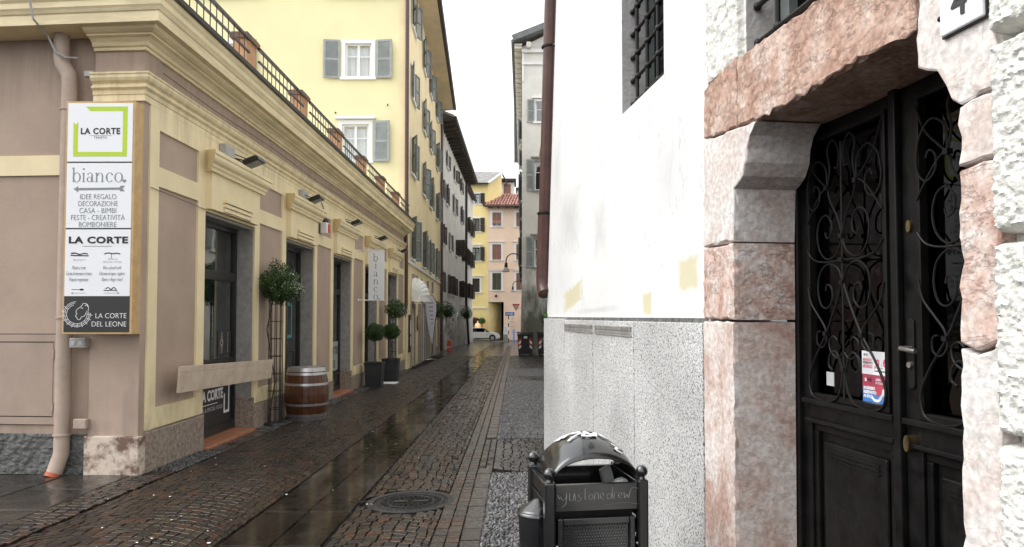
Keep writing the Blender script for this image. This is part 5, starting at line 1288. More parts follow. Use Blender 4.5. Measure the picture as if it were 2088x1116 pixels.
mb.add(vs, [tuple(range(n)), tuple(range(n, 2 * n))[::-1]] + [(k, (k + 1) % n, n + (k + 1) % n, n + k) for k in range(n)])
mb.build('cabin', m_rub, car, smooth=False)
mb = MB(); mb.add([cp(x, s + sg * (z - .94) * .30 - sg * .012, z + .012) for s, sg in ((.05, 1), (1.65, -1)) for x, z in gr[1:6]], [(k, k + 1, 6 + k, 5 + k) for k in range(4)]); mb.build('roof', m_car, car, smooth=True, solid=.03)
def side(pts, o=.008): return [cp(x, .05 + (z - .94) * .30 - o, z) for x, z in pts]
for nm, pts in (('rear_side_window', [(.34, .99), (.44, 1.32), (1.0, 1.35), (1.0, .99)]), ('door_window', [(1.08, .99), (1.08, 1.35), (1.55, 1.345), (1.78, 1.31), (2.22, .99)])):
    MB().extr(side(pts), (0, .012, 0)).build(nm, m_dglass, car)
MB().extr(side([(.10, .955), (.27, 1.30), (.44, 1.385), (1.6, 1.405), (1.6, 1.365), (.46, 1.345), (.34, 1.27), (.22, .955)], .010), (0, .008, 0)).build('window_pillar', m_car, car)
mb = MB(); mb.add([cp(x, y, z) for x, z, y in ((1.93, 1.33, .2), (1.93, 1.33, 1.5), (2.46, .985, 1.58), (2.46, .985, .12))], [(0, 1, 2, 3)]); mb.v = [v + Vector((.008, 0, .012)) for v in mb.v]; mb.build('windscreen', m_dglass, car)
rot = Matrix.Rotation(math.pi / 2, 3, 'X')
for x in (.40, 2.85):
    MB().lathe([(.001, -.004), (.365, -.004), (.365, .03)], cp(x, -.004, .335), 28, tilt=rot.inverted()).build('wheel_arch', m_rub, car)
    w = MB().lathe([(.20, 0), (.285, -.02), (.30, .02), (.30, .18), (.2, .19)], cp(x, -.012, .30), 26, tilt=rot.inverted()).build('wheel', m_rub, car, smooth=True)
    mb = MB(); mb.lathe([(.175, -.01), (.20, -.012), (.20, .03)], cp(x, -.030, .30), 24, tilt=rot.inverted())
    for k in range(5):
        a = k * 1.2566 + .3; mb.bar(cp(x, -.036, .30), cp(x + .185 * math.cos(a), -.036, .30 + .185 * math.sin(a)), .05, .02, up=(0, 1, 0))
    mb.build('rim', m_silver, w)
MB().box(WORLD, CX + .95, CX + 2.62, CY - .006, CY + .03, CZ + .19, CZ + .30).build('sill_trim', m_rub, car)
MB().ball(cp(3.42, .13, .70), .13, 14, .9).build('headlight', m_glass if False else m_silver, car, smooth=True)
MB().ball(cp(3.60, .30, .42), .06, 8).build('fog_lamp', m_silver, car)
mi = MB().ball(cp(2.08, -.07, 1.03), .085, 10, .8).bar(cp(2.08, .0, 1.0), cp(2.08, .08, .98), .05).build('wing_mirror', m_car, car, smooth=True)
MB().bar(cp(1.15, -.008, .84), cp(1.38, -.008, .84), .03, .03).build('door_handle', m_silver, car)
MB().bar(cp(1.04, -.002, .32), cp(1.04, -.002, .94), .012, .008).bar(cp(2.32, -.002, .32), cp(2.32, -.002, .93), .012, .008).build('door_seam', m_rub, car)
MB().box(WORLD, CX + 2.44, CX + 2.58, CY - .008, CY + .01, CZ + .80, CZ + .85).build('side_indicator', m_rub, car)

# pale figure, plants, street-end furniture
def person_mesh(base, h, mat, name, parent):
    me = bpy.data.meshes.new(name); s = h / 1.75
    J = [((0, 0, .95), .13), ((0, 0, 1.15), .12), ((0, 0, 1.38), .14), ((0, 0, 1.50), .055), ((0, -.01, 1.60), .085), ((0, 0, 1.72), .07), ((.18, 0, 1.40), .06), ((.26, -.02, 1.12), .045), ((.20, -.16, .98), .035), ((-.18, 0, 1.40), .06), ((-.27, -.02, 1.12), .045), ((-.2, -.14, .95), .035),
         ((.09, 0, .82), .095), ((.10, -.02, .46), .065), ((.10, 0, .06), .045), ((.11, -.12, .03), .04), ((-.09, 0, .82), .095), ((-.10, .0, .46), .065), ((-.10, 0, .06), .045), ((-.11, -.12, .03), .04)]
    E = [(0, 1), (1, 2), (2, 3), (3, 4), (4, 5), (2, 6), (6, 7), (7, 8), (2, 9), (9, 10), (10, 11), (0, 12), (12, 13), (13, 14), (14, 15), (0, 16), (16, 17), (17, 18), (18, 19)]
    me.from_pydata([tuple(Vector(p) * s + Vector(base) - parent.location) for p, _ in J], E, [])
    o = bpy.data.objects.new(name, me); COL.objects.link(o); o.parent = parent
    o.modifiers.new('skin', 'SKIN'); sm = o.modifiers.new('sub', 'SUBSURF'); sm.levels = 2; sm.render_levels = 2
    for i, (p, r) in enumerate(J): me.skin_vertices[0].data[i].radius = (r * s, r * s)
    me.skin_vertices[0].data[0].use_root = True; me.materials.append(mat); return o
MB().box(WORLD, -4.9, -3.9, 79.3, 79.95, -1.3, -.62).build('stone_step', m_jamb, ey)
fg = thing('glowing_figure', 'pale standing figure with its own warm glow behind the white car', 'figure', (-4.17, 79.5, -.62))
person_mesh((-4.17, 79.5, -.62), 1.78, m_figure_glow, 'figure_body', fg)
def potted_palm(x, y, z, label, tints, r):
    t = thing('potted_plant', label, 'plant', (x, y, z), 'plants by the yellow doorway')
    MB().lathe([(.001, 0), (.18, 0), (.24, .4), (.2, .4)], (x, y, z), 14).build('pot', m_pot, t, smooth=True)
    MB().tube([(x, y, z + .3), (x, y, z + 1.5)], .05, 6).build('trunk', m_bark, t)
    lv, _ = leaf_cloud((x, y, z + 1.75), (r, r, r * .85), 1300, .11, tints, .3, .35); lv.build('crown', m_leaf, t)
potted_palm(-4.45, 79.85, -.62, 'dark red leafy plant by the yellow house doorway', [(2.2, .35, .5), (1.2, .3, .35), (.5, .5, .3)], .46)
potted_palm(-3.66, 79.3, -.62, 'bright green leafy plant by the yellow house doorway', [(.9, 1.5, .7), (.6, 1.1, .5)], .36)

gv = thing('give_way_sign', 'inverted triangular give way sign near the grey corner', 'road sign', (.1, 74.4, 2.6))
tri = [(-.33, .29), (.33, .29), (0, -.29)]
def TF(k, y): return [(.12 + x * k, y, 2.56 + (z - .1) * k + .1 * k) for x, z in tri]
MB().extr(TF(1.25, 74.4), (0, .03, 0)).build('red_border', m_shutb if False else m_red, gv); MB().extr(TF(.78, 74.392), (0, .01, 0)).build('white_field', m_lgry, gv)
MB().tube([(.12, 74.45, 2.5), (.8, 74.5, 2.5)], .03, 6).build('bracket', m_grey, gv)
bsn = thing('street_arrow_sign', 'blue arrow sign on a black and white banded pole', 'road sign', (-.68, 76, -1.05))
MB().box(WORLD, -1.03, -.06, 75.97, 76.0, 1.70, 2.08).build('sign_plate', m_blue, bsn, bevel=.02)
PF = Fr((-1.03, 75.965, 1.89), (1, 0, 0), (0, -1, 0))
MB().poly(PF, [(.1, -.05), (.65, -.05), (.65, -.12), (.88, 0), (.65, .12), (.65, .05), (.1, .05)], 0, .006).build('white_arrow', m_wpr, bsn)
z = -1.08; k = 0
while z < 1.9:
    MB().tube([(-.68, 76.05, z), (-.68, 76.05, min(z + .4, 1.95))], .05, 8).build('pole_band', m_black if k % 2 == 0 else m_white, bsn); z += .4; k += 1
nb2 = thing('stone_block_stack', 'pale stone block with white boards beside the dark passage', 'block', (-1.0, 77.4, -1.02))
for (a, b, z0, z1, m) in ((-1.28, -.76, -1.03, -.35, m_jamb), (-1.26, -.78, -.34, .02, m_white), (-1.24, -.80, .05, .34, m_white), (-1.22, -.86, .36, .62, m_white)):
    MB().box(WORLD, a, b, 77.2, 77.5, z0, z1).build('block', m, nb2, bevel=.03)
hy = thing('blue_hydrant', 'light blue water hydrant at the peach wall', 'hydrant', (-.1, 77.6, -1.02))
MB().lathe([(.16, 0), (.16, .08), (.11, .1), (.10, .85), (.15, .88), (.15, .95), (.11, 1.0), (.13, 1.15), (.08, 1.27), (.001, 1.3)], (-.1, 77.6, -1.02), 14).build('body', M('hydrant_paint', (.16, .36, .68), .4, .1), hy, smooth=True)
MB().tube([(-.34, 77.6, -.1), (.14, 77.6, -.1)], .05, 8).build('outlet', bpy.data.materials['hydrant_paint'], hy)

# ================================================================ right-hand grey house
RF = Fr((.42, 41, 0), (1, 0, 0), (0, -1, 0)); RS = Fr((.42, 41, 0), (.34, 32, 0), (-1, .0106, 0))
rh = thing('gabled_house', 'pale grey house with gable eaves and stained base on the right', 'house', (.42, 41, -.6))
rw = [(.78, 1.75, 12.95, 14.15), (.72, 1.7, 8.95, 10.65), (.70, 1.7, 4.5, 6.15)]
pieces(RF, 0, 7, -2, 17.35, rw, -.4, 0).build('front_wall', m_right, rh)
MB().box(RS, .4, 32, -.4, .0, -2, 17.35).build('side_wall', m_right, rh)
MB().extr([(.0, 41.0, 0)] * 0 or [RF(0, 0, 17.36), RF(7, 0, 17.36), RF(3.6, 0, 19.2)], (0, .4, 0)).build('gable', m_right, rh)
MB().extr([RF(-.05, .0, -2), RF(.55, .0, -2), RF(.55, .0, 1.0), RF(.003, .0, 4.6)] if False else [RF(-.16, .10, -2), RF(2.4, .10, -2), RF(2.4, .003, 4.4), RF(.0, .003, 4.4)], (0, .35, 0)).build('battered_base', m_right, rh)
for i, (a, b, z0, z1) in enumerate(rw):
    house_window(rh, RF, a, b, z0, z1, fw=.12, surround=m_white if i < 1 else m_jamb, head=True, bars=(1, 1))
    shutter(rh, RF, a - .06, z0 - .05, z1 + .1, .42, 6, -1, m_shut, 12); shutter(rh, RF, b + .06, z0 - .05, z1 + .1, .42, 6, 1, m_shut, 12)
for u in (4.0, 12.0, 20.0, 27.0):
    for z0, z1 in ((4.9, 6.6), (9.0, 10.6), (12.9, 14.1)):
        house_window(rh, RS, u, u + 1, z0, z1, fw=.1, bars=(1, 0))
        for s in (-1, 1): shutter(rh, RS, u if s < 0 else u + 1, z0, z1, .5, 22, s, m_shutd, 6)
MB().box(RF, -.02, 7, .0, .09, 16.3, 16.42).box(RF, -.02, 7, 0, .14, 17.0, 17.2).build('cornice_band', m_white, rh)
MB().box(RF, .0, .10, .0, .06, 15.3, 17.0).build('corner_pilaster', m_white, rh)
for k in range(5): MB().box(RF, .25 + k * 1.1, .5 + k * 1.1, .0, .45, 17.21, 17.5).build('eave_bracket', m_mod, rh)
sl_ = .40
MB().extr([RF(-.50, .55, 17.55), RF(3.6, .55, 17.55 + 4.1 * sl_), RF(3.6, .55, 17.75 + 4.1 * sl_), RF(-.50, .55, 17.75)], (0, 33, 0)).build('roof', m_slate, rh)
MB().extr([RF(3.6, .55, 17.55 + 4.1 * sl_), RF(7.7, .55, 17.55), RF(7.7, .55, 17.75), RF(3.6, .55, 17.75 + 4.1 * sl_)], (0, 33, 0)).build('roof', m_slate, rh)
MB().bar(RF(-.55, .6, 17.66), RF(3.6, .6, 17.66 + 4.1 * sl_), .1, .34).build('verge_board', m_shutd, rh)
MB().box(RS, -.3, 32, .0, .46, 17.36, 17.44).build('soffit', m_mod, rh)
for k in range(34): MB().box(RS, -.2 + k * .95, .22 + k * .95, .02, .44, 17.20, 17.355).build('rafter_end', m_mod, rh)
MB().tube([RS(-.5, .55, 17.55), RS(32, .55, 17.55)], .09, 8).build('gutter', m_shutd, rh, smooth=True)
def street_lamp(label, off):
    wx, y, dz = off; t = thing('wall_lamp', label, 'street lamp', (wx, y, 4.6 + dz), 'arched wall lamps on the grey house')
    def q(x, z): return (wx + x, y, z + dz)
    MB().bar(q(-.05, 4.25), q(-.05, 5.2), .06).bar(q(.03, 4.4), q(-.05, 4.4), .05).bar(q(.03, 5.1), q(-.05, 5.1), .05).build('wall_bracket', m_dark, t)
    MB().tube([q(-.08 - .47 + .47 * math.cos(a * math.pi / 12), 5.15 + .47 * math.sin(a * math.pi / 12)) for a in range(13)] + [q(-1.02, 5.0)], .035, 8).build('arm', m_dark, t, smooth=True)
    MB().lathe([(.03, .0), (.09, -.03), (.09, -.16), (.11, -.17), (.10, -.30)], q(-1.02, 5.05), 14).build('lamp_neck', m_dark, t, smooth=True)
    MB().lathe([(.09, -.30), (.13, -.36), (.23, -.56), (.24, -.60), (.22, -.60), (.1, -.36)], q(-1.02, 5.05), 20).build('shade', m_lgry, t, smooth=True)
    MB().ball(q(-1.02, 4.62), .08, 10).build('bulb', m_white, t, smooth=True)
street_lamp('larger, nearer arched wall lamp on the gabled grey house', (.46, 45, 0))
street_lamp('smaller, farther arched wall lamp on the gabled grey house', (.80, 73.2, -.35))

# rubbish bins on wheels
def wheelie(x, y, label, tagged):
    zg = gz(x, y); t = thing('rubbish_bin', label, 'rubbish bin', (x, y, zg), 'charcoal bins by the gabled grey house')
    def rg(hx, hy, z): return [Vector((x + a * hx, y + b * hy, zg + z)) for a, b in ((-1, -1), (1, -1), (1, 1), (-1, 1))]
    mb = MB(); v = rg(.38, .36, .12) + rg(.43, .42, 1.12) + rg(.45, .44, 1.13) + rg(.45, .44, 1.2)
    mb.add(v, [(3, 2, 1, 0), (12, 13, 14, 15)] + [(r * 4 + i, r * 4 + (i + 1) % 4, r * 4 + 4 + (i + 1) % 4, r * 4 + 4 + i) for r in range(3) for i in range(4)]).build('bin_body', m_pot, t, bevel=.02)
    mb = MB(); mb.grid(lambda a, b: Vector((x + (a - .5) * .92, y + (b - .5) * .9, zg + 1.205 + .11 * math.sin(math.pi * min(.999, b * .9 + .08)) ** .6)), 4, 10); mb.build('lid', m_pot, t, smooth=True, solid=.02)
    MB().tube([(x - .40, y - .46, zg + 1.27), (x + .40, y - .46, zg + 1.27)], .02, 6).build('lid_bar', m_dark, t)
    for sx in (-.3, .3):
        f = Fr((x + sx - .07, y - .415, zg + .38), (1, 0, 0), (0, -1, -.0))
        for k in range(4):
            w = .14; z0 = k * .13; sk = .10 * (-1 if sx > 0 else 1)
            MB().poly(f, [(0, z0 + max(0, -sk)), (w, z0 + max(0, sk)), (w, z0 + .13 + max(0, sk)), (0, z0 + .13 + max(0, -sk))], -.005, .012 + (sx < 0) * .0).build('reflective_stripe', m_red if k % 2 else m_wpr, t)
        MB().lathe([(.001, -.04), (.09, -.04), (.1, -.02), (.1, .02), (.09, .04), (.001, .04)], (x + sx * 1.05, y - .3, zg + .1), 14, tilt=Matrix.Rotation(math.pi / 2, 3, 'Y')).build('wheel', m_rub, t, smooth=True)
    if not tagged: MB().box(WORLD, x - .08, x + .10, y - .445, y - .41, zg + .97, zg + 1.09).build('label_sticker', m_sign, t)
    else:
        mb = MB(); f = lambda a, b, l=0: Vector((x - .3 + a * .6, y - .405 - .03 * b - l, zg + .45 + b * .6))
        strokes(mb, [curve([(0, .2), (.2, .8), (.1, .4), (.35, .9), (.3, .2), (.5, .6)]), curve([(.3, .1), (.6, .9), (.5, .3), (.8, .7), (.7, .2), (.9, .5)]), curve([(.0, .6), (.4, 1), (.8, .9)])], f, .025, .02); mb.build('scrawl', m_lgry, t)
wheelie(.57, 39.4, 'charcoal wheeled bin with white label and red white stripes', False)
wheelie(1.68, 39.5, 'charcoal wheeled bin with scrawls, half hidden by the white corner', True)
dpn = thing('dry_plant', 'dark straggly plant behind the scrawled bin', 'plant', (1.75, 40.2, -.5))
lv, _ = leaf_cloud((1.72, 40.2, 1.35), (.28, .2, .5), 500, .09, [(.35, .3, .3), (.5, .45, .3)], .2, .4); lv.build('foliage', m_leaf, dpn)
MB().tube([(1.75, 40.2, -.5), (1.70, 40.2, .5), (1.74, 40.2, 1.5)], .03, 6).build('stem', m_bark, dpn)

# house across the way, only met in the shop windows
OF = Fr((2.05, 9.2, 0), (0, 1, 0), (-1, 0, 0))
oh = thing('courtyard_house', 'pale stained house with grey shutters opposite the shop front', 'house', (2.05, 9.2, -.3))
ow_ = [(u, u + 1.1, z, z + 1.5) for u in (2.5, 6.5, 10.5, 12.8, 16.5, 21, 25.5) for z in (4.1, 7.4)]
pieces(OF, 0, 30, -.9, 10.5, ow_ + [(8.2, 9.4, -2, 2.1), (14.6, 15.6, .9, 2.2)], -.4, 0).build('street_wall', m_court, oh)
for a, b, z0, z1 in ow_:
    house_window(oh, OF, a, b, z0, z1, fw=.12, bars=(1, 1))
    for s in (-1, 1): shutter(oh, OF, a - .1 if s < 0 else b + .1, z0, z1, .5, 8, s, m_shut, 8)
for a, b, z0, z1 in ((8.2, 9.4, -.9, 2.1), (14.6, 15.6, .9, 2.2)): MB().box(OF, a, b, -.3, -.25, z0, z1).build('door', m_shutr, oh)
MB().extr([OF(-.2, .7, 10.5), OF(30.2, .7, 10.5), OF(30.2, -4, 12.4), OF(-.2, -4, 12.4)], (0, 0, .2)).build('roof', m_slate, oh)

# ================================================================ white house on the right with the old door
WF = Fr(WP, WD); WR = WD; UP = Vector((0, 0, 1))
wh = thing('white_house', 'white painted house with granite plinth and old black door', 'house', (.359, 8, -.1))
gw_ = (2.96, 3.82, 3.10, 4.9)
MB().poly(WF, [(0, 1.60), (1.32, 1.60), (1.32, 9), (1.24, 9)], -.32, 0).build('wall_corner', m_wall, wh)
pieces(WF, 1.32, 4.465, 1.60, 9, [gw_], -.32, 0).build('white_wall', m_wall, wh)
MB().poly(WF, [(.02, -.5), (.32, -.5), (1.54, 9), (1.25, 9), (.03, 1.6)], -5, -.32).build('end_wall', m_wall, wh)
MB().extr([WF(.9, .4, 9), WF(9, .4, 9), WF(9, -5, 11.5), WF(.9, -5, 11.5)], (0, 0, .2)).build('roof', m_slate, wh)
MB().extr([WF(9, 0, -.5), WF(9, 0, 9), WF(9, -5, 9), WF(9, -5, -.5)], WF.d * .3).build('wall', m_wall, wh)
MB().box(WF, 6.62, 9, -.4, -.02, -.5, 9).build('wall', m_stucco_r, wh)
# granite plinth: four slabs with open joints
for a, b in ((0.0, 1.08), (1.094, 2.205), (2.22, 3.295), (3.31, 4.435)):
    MB().box(WF, a, b, -.3, .035, -.5, 1.625 - .01 * (a > 0)).build('granite_slab', m_gran, wh, bevel=.005)
MB().box(WF, .0, 4.44, -.28, .005, 1.61, 1.64).build('mortar_joint', m_rough, wh)
mb = MB()
for a, b in ((1.13, 2.20), (2.29, 3.26)):
    mb = MB(); mb.box(WF, a, b, .0355, .037, 1.515, 1.575); fr = mb.build('vent_strip', m_grey, wh)
    mb = MB(); n = int((b - a) / .03)
    for k in range(n):
        u = a + (b - a) * k / n; d = (b - a) / n
        mb.bar(WF(u, .040, 1.515), WF(u + d, .040, 1.575), .006).bar(WF(u + d, .040, 1.515), WF(u, .040, 1.575), .006)
    mb.bar(WF(a, .040, 1.515), WF(b, .040, 1.515), .008).bar(WF(a, .04, 1.575), WF(b, .04, 1.575), .008)
    mb.build('vent_mesh', m_jamb, fr, kind='stuff')
lv, _ = leaf_cloud(WF(.03, .02, 1.66), (.03, .03, .03), 60, .02, [(1.2, 1.6, .6)], .2, .3); tag(lv.build('moss_tuft', m_leaf), 'tiny green weed tuft on the plinth corner', 'weed')
# barred window in the white wall
def barred(u0, u1, z0, z1, nu, nz, o, zstart, bars_only=False):
    fr = MB().box(WF, u0, u0 + .09, -.24, -.17, z0, z1).box(WF, u1 - .07, u1, -.24, -.17, z0, z1).box(WF, u0 + .09, u1 - .07, -.24, -.17, z0, z0 + .05).box(WF, (u0 + u1) / 2 - .02, (u0 + u1) / 2 + .02, -.235, -.165, z0 + .05, z1).build('window_frame', m_shutd, wh)
    MB().box(WF, u0 + .09, u1 - .07, -.22, -.21, z0 + .05, z1).build('pane', m_dglass, fr)
    MB().box(WF, u0, u1, -.6, -.5, z0 - .1, z1 + .1).build('room_behind', m_inside, fr)
    gr = bpy.data.objects.new('iron_grille', None); COL.objects.link(gr); gr.parent = wh
    us = [u0 + (u1 - u0) * (k + .6) / nu for k in range(nu)]; zs_ = [zstart + k * .168 for k in range(nz)]
    for z in zs_: MB().tube([WF(u0 - .02, o, z), WF(u1 + .02, o, z)], .0125, 8).build('cross_bar', m_iron, gr, smooth=True)
    for u in us: MB().tube([WF(u, o + .004, z0 - .02), WF(u, o + .004, z1)], .0125, 8).build('upright_bar', m_iron, gr, smooth=True)
    mb = MB()
    for z in zs_:
        for u in us: mb.ball(WF(u, o, z), .024, 10, 1.1)
        mb.ball(WF(u0 + .015, o, z), .02, 8)
    mb.build('collars', m_iron, gr, smooth=True, kind='stuff')
barred(*gw_, 4, 10, -.075, 3.17)
MB().box(WF, 2.955, 2.961, -.17, -.0, 3.1, 4.9).build('reveal_face', m_revg, wh)

# rough rendered wall over the door with the second barred window
w2 = (4.86, 5.85, 2.80, 4.4)
pieces(WF, 4.466, 6.62, 2.80, 9, [w2], -.4, -.01).build('rough_wall', m_stucco_r, wh)
def lumpy(name, u0, u1, z0, z1, o, amp, sc, mat, edge=.025, step=.012):
    nu, nv = max(2, int((u1 - u0) / step)), max(2, int((z1 - z0) / step)); mb = MB()
    def fn(a, b):
        u, z = u0 + (u1 - u0) * a, z0 + (z1 - z0) * b; p = Vector((u * sc, z * sc, 3.1))
        e = min(1, min(a * (u1 - u0), (1 - a) * (u1 - u0), b * (z1 - z0), (1 - b) * (z1 - z0)) / edge)
        return WF(u + .004 * noise.noise(p * .7), -.02 + (o + .02) * e ** .5 + amp * (noise.noise(p * .5) * .45 + noise.noise(p) + .7 * noise.noise(p * 2.3)) * (.3 + .7 * e), z + .004 * noise.noise(p * .9 + Vector((5, 1, 2))))
    mb.grid(fn, nu, nv)
    return mb.build(name, mat, wh, smooth=True)
lumpy('rough_render', 4.47, 4.845, 2.81, 5.3, .022, .010, 24, m_stucco_r, .015, .012)
lumpy('rough_render', 5.86, 6.6, 2.84, 4.0, .02, .010, 24, m_stucco_r, .015, .02)
MB().box(WF, 4.853, 4.861, -.18, -.012, 2.8, 4.4).build('reveal_face', m_revg, wh)
barred(*w2, 3, 9, -.06, 2.885)
for z0, z1 in ((-.3, .33), (.35, .83), (.85, 1.335), (1.355, 1.835), (1.855, 2.335), (2.36, 3.0)):
    lumpy('rusticated_block', 6.275, 6.75, z0, z1, .05, .0075, 70, m_stucco_r, .014, .006)
    MB().box(WF, 6.28, 6.75, -.1, -.022, z0 - .02, z1).build('block_core', m_stucco_r, wh)

# dressed stones round the door
def dressed(name, pts, mat, o0=-.27, o1=.03, j=.009, step=.035):
    out = []; flat = []
    for (u0, z0), (u1, z1) in zip(pts, pts[1:] + pts[:1]):
        L_ = math.hypot(u1 - u0, z1 - z0); n = max(1, int(L_ / step))
        for k in range(n):
            t = k / n; q = 0 if k == 0 else 1; flat.append((u0 + (u1 - u0) * t, z0 + (z1 - z0) * t))
            out.append((u0 + (u1 - u0) * t + q * random.gauss(0, j * .5), z0 + (z1 - z0) * t + q * random.gauss(0, j * .5)))
    cu, cz = sum(p[0] for p in out) / len(out), sum(p[1] for p in out) / len(out); n = len(out)
    mb = MB(); rings = []
    for o, k in ((o0, 0), (o1 - .022, 0), (o1 - .004, .002), (o1, .008)):
        rings.append([WF(u + (cu - u) * k / max(.05, math.hypot(cu - u, cz - z)) , o + (random.gauss(0, .0012) if k else 0), z + (cz - z) * k / max(.05, math.hypot(cu - u, cz - z))) for u, z in (out if k else flat)])
    vs = [p for r in rings for p in r]
    fs = [tuple(range(n))[::-1], tuple(range(3 * n, 4 * n))] + [(r * n + i, r * n + (i + 1) % n, (r + 1) * n + (i + 1) % n, (r + 1) * n + i) for r in range(3) for i in range(n)]
    return mb.add(vs, fs).build(name, mat, wh)
dressed('jamb_stone', [(4.44, -.3), (4.765, -.3), (4.785, 1.622), (4.445, 1.625)], m_marbm)
dressed('jamb_stone', [(4.447, 1.638), (4.787, 1.633), (4.79, 1.985), (4.452, 1.99)], m_marbs)
dressed('corbel_stone', [(4.452, 1.996), (4.79, 1.992), (4.805, 2.232), (4.84, 2.245), (4.89, 2.275), (4.925, 2.33), (4.935, 2.39), (4.96, 2.44), (5.02, 2.485), (4.84, 2.505), (4.465, 2.533)], m_marbw)
dressed('lintel_end_stone', [(4.468, 2.545), (4.84, 2.513), (4.835, 2.835), (4.74, 2.83), (4.47, 2.79)], m_marbp)
dressed('lintel_stone', [(4.846, 2.512), (5.02, 2.492), (5.3, 2.485), (5.7, 2.492), (6.0, 2.486), (6.01, 2.83), (5.5, 2.80), (4.842, 2.815)], m_marbp, j=.012, o0=-.30)
dressed('corbel_stone', [(6.008, 2.478), (6.005, 2.37), (6.04, 2.35), (6.08, 2.335), (6.115, 2.28), (6.135, 2.235), (6.165, 2.215), (6.285, 2.225), (6.29, 2.83), (6.02, 2.83)], m_marbw)
dressed('jamb_stone', [(6.155, 2.05), (6.28, 2.055), (6.282, 2.218), (6.16, 2.21)], m_marbw)
dressed('jamb_stone', [(6.15, 1.575), (6.20, 1.56), (6.28, 1.59), (6.28, 2.045), (6.158, 2.042)], m_marbs)
dressed('jamb_stone', [(6.145, -.3), (6.275, -.3), (6.275, 1.58), (6.20, 1.55), (6.15, 1.565)], m_marbw)
for o_ in (0,): MB().box(WF, 4.47, 6.27, -.28, -.06, -.3, -.02).build('door_step', m_marbg, wh)

# door
D0, D1 = -.36, -.30; dz0, dz1 = -.05, 2.62
df = MB().box(WF, 4.70, 4.80, -.40, -.275, dz0, dz1).box(WF, 6.14, 6.3, -.40, -.275, dz0, dz1).box(WF, 4.80, 6.14, -.40, -.275, 2.53, dz1).build('door_frame', m_doorp, wh, bevel=.006)
MB().box(WF, 4.6, 6.4, -1.4, -1.3, dz0, 2.7).box(WF, 4.6, 4.7, -1.3, -.41, dz0, 2.7).box(WF, 6.3, 6.4, -1.3, -.41, dz0, 2.7).box(WF, 4.7, 6.3, -1.3, -.41, 2.65, 2.7).build('hall_behind', m_inside, wh)
def spiral(cx, cz, r, a0, turns, sgn, n=26, k=.30):
    return [(cx + r * (1 - (1 - k) * t / n) * math.cos(R(a0) + sgn * turns * 6.2832 * t / n), cz + r * (1 - (1 - k) * t / n) * math.sin(R(a0) + sgn * turns * 6.2832 * t / n)) for t in range(n + 1)]
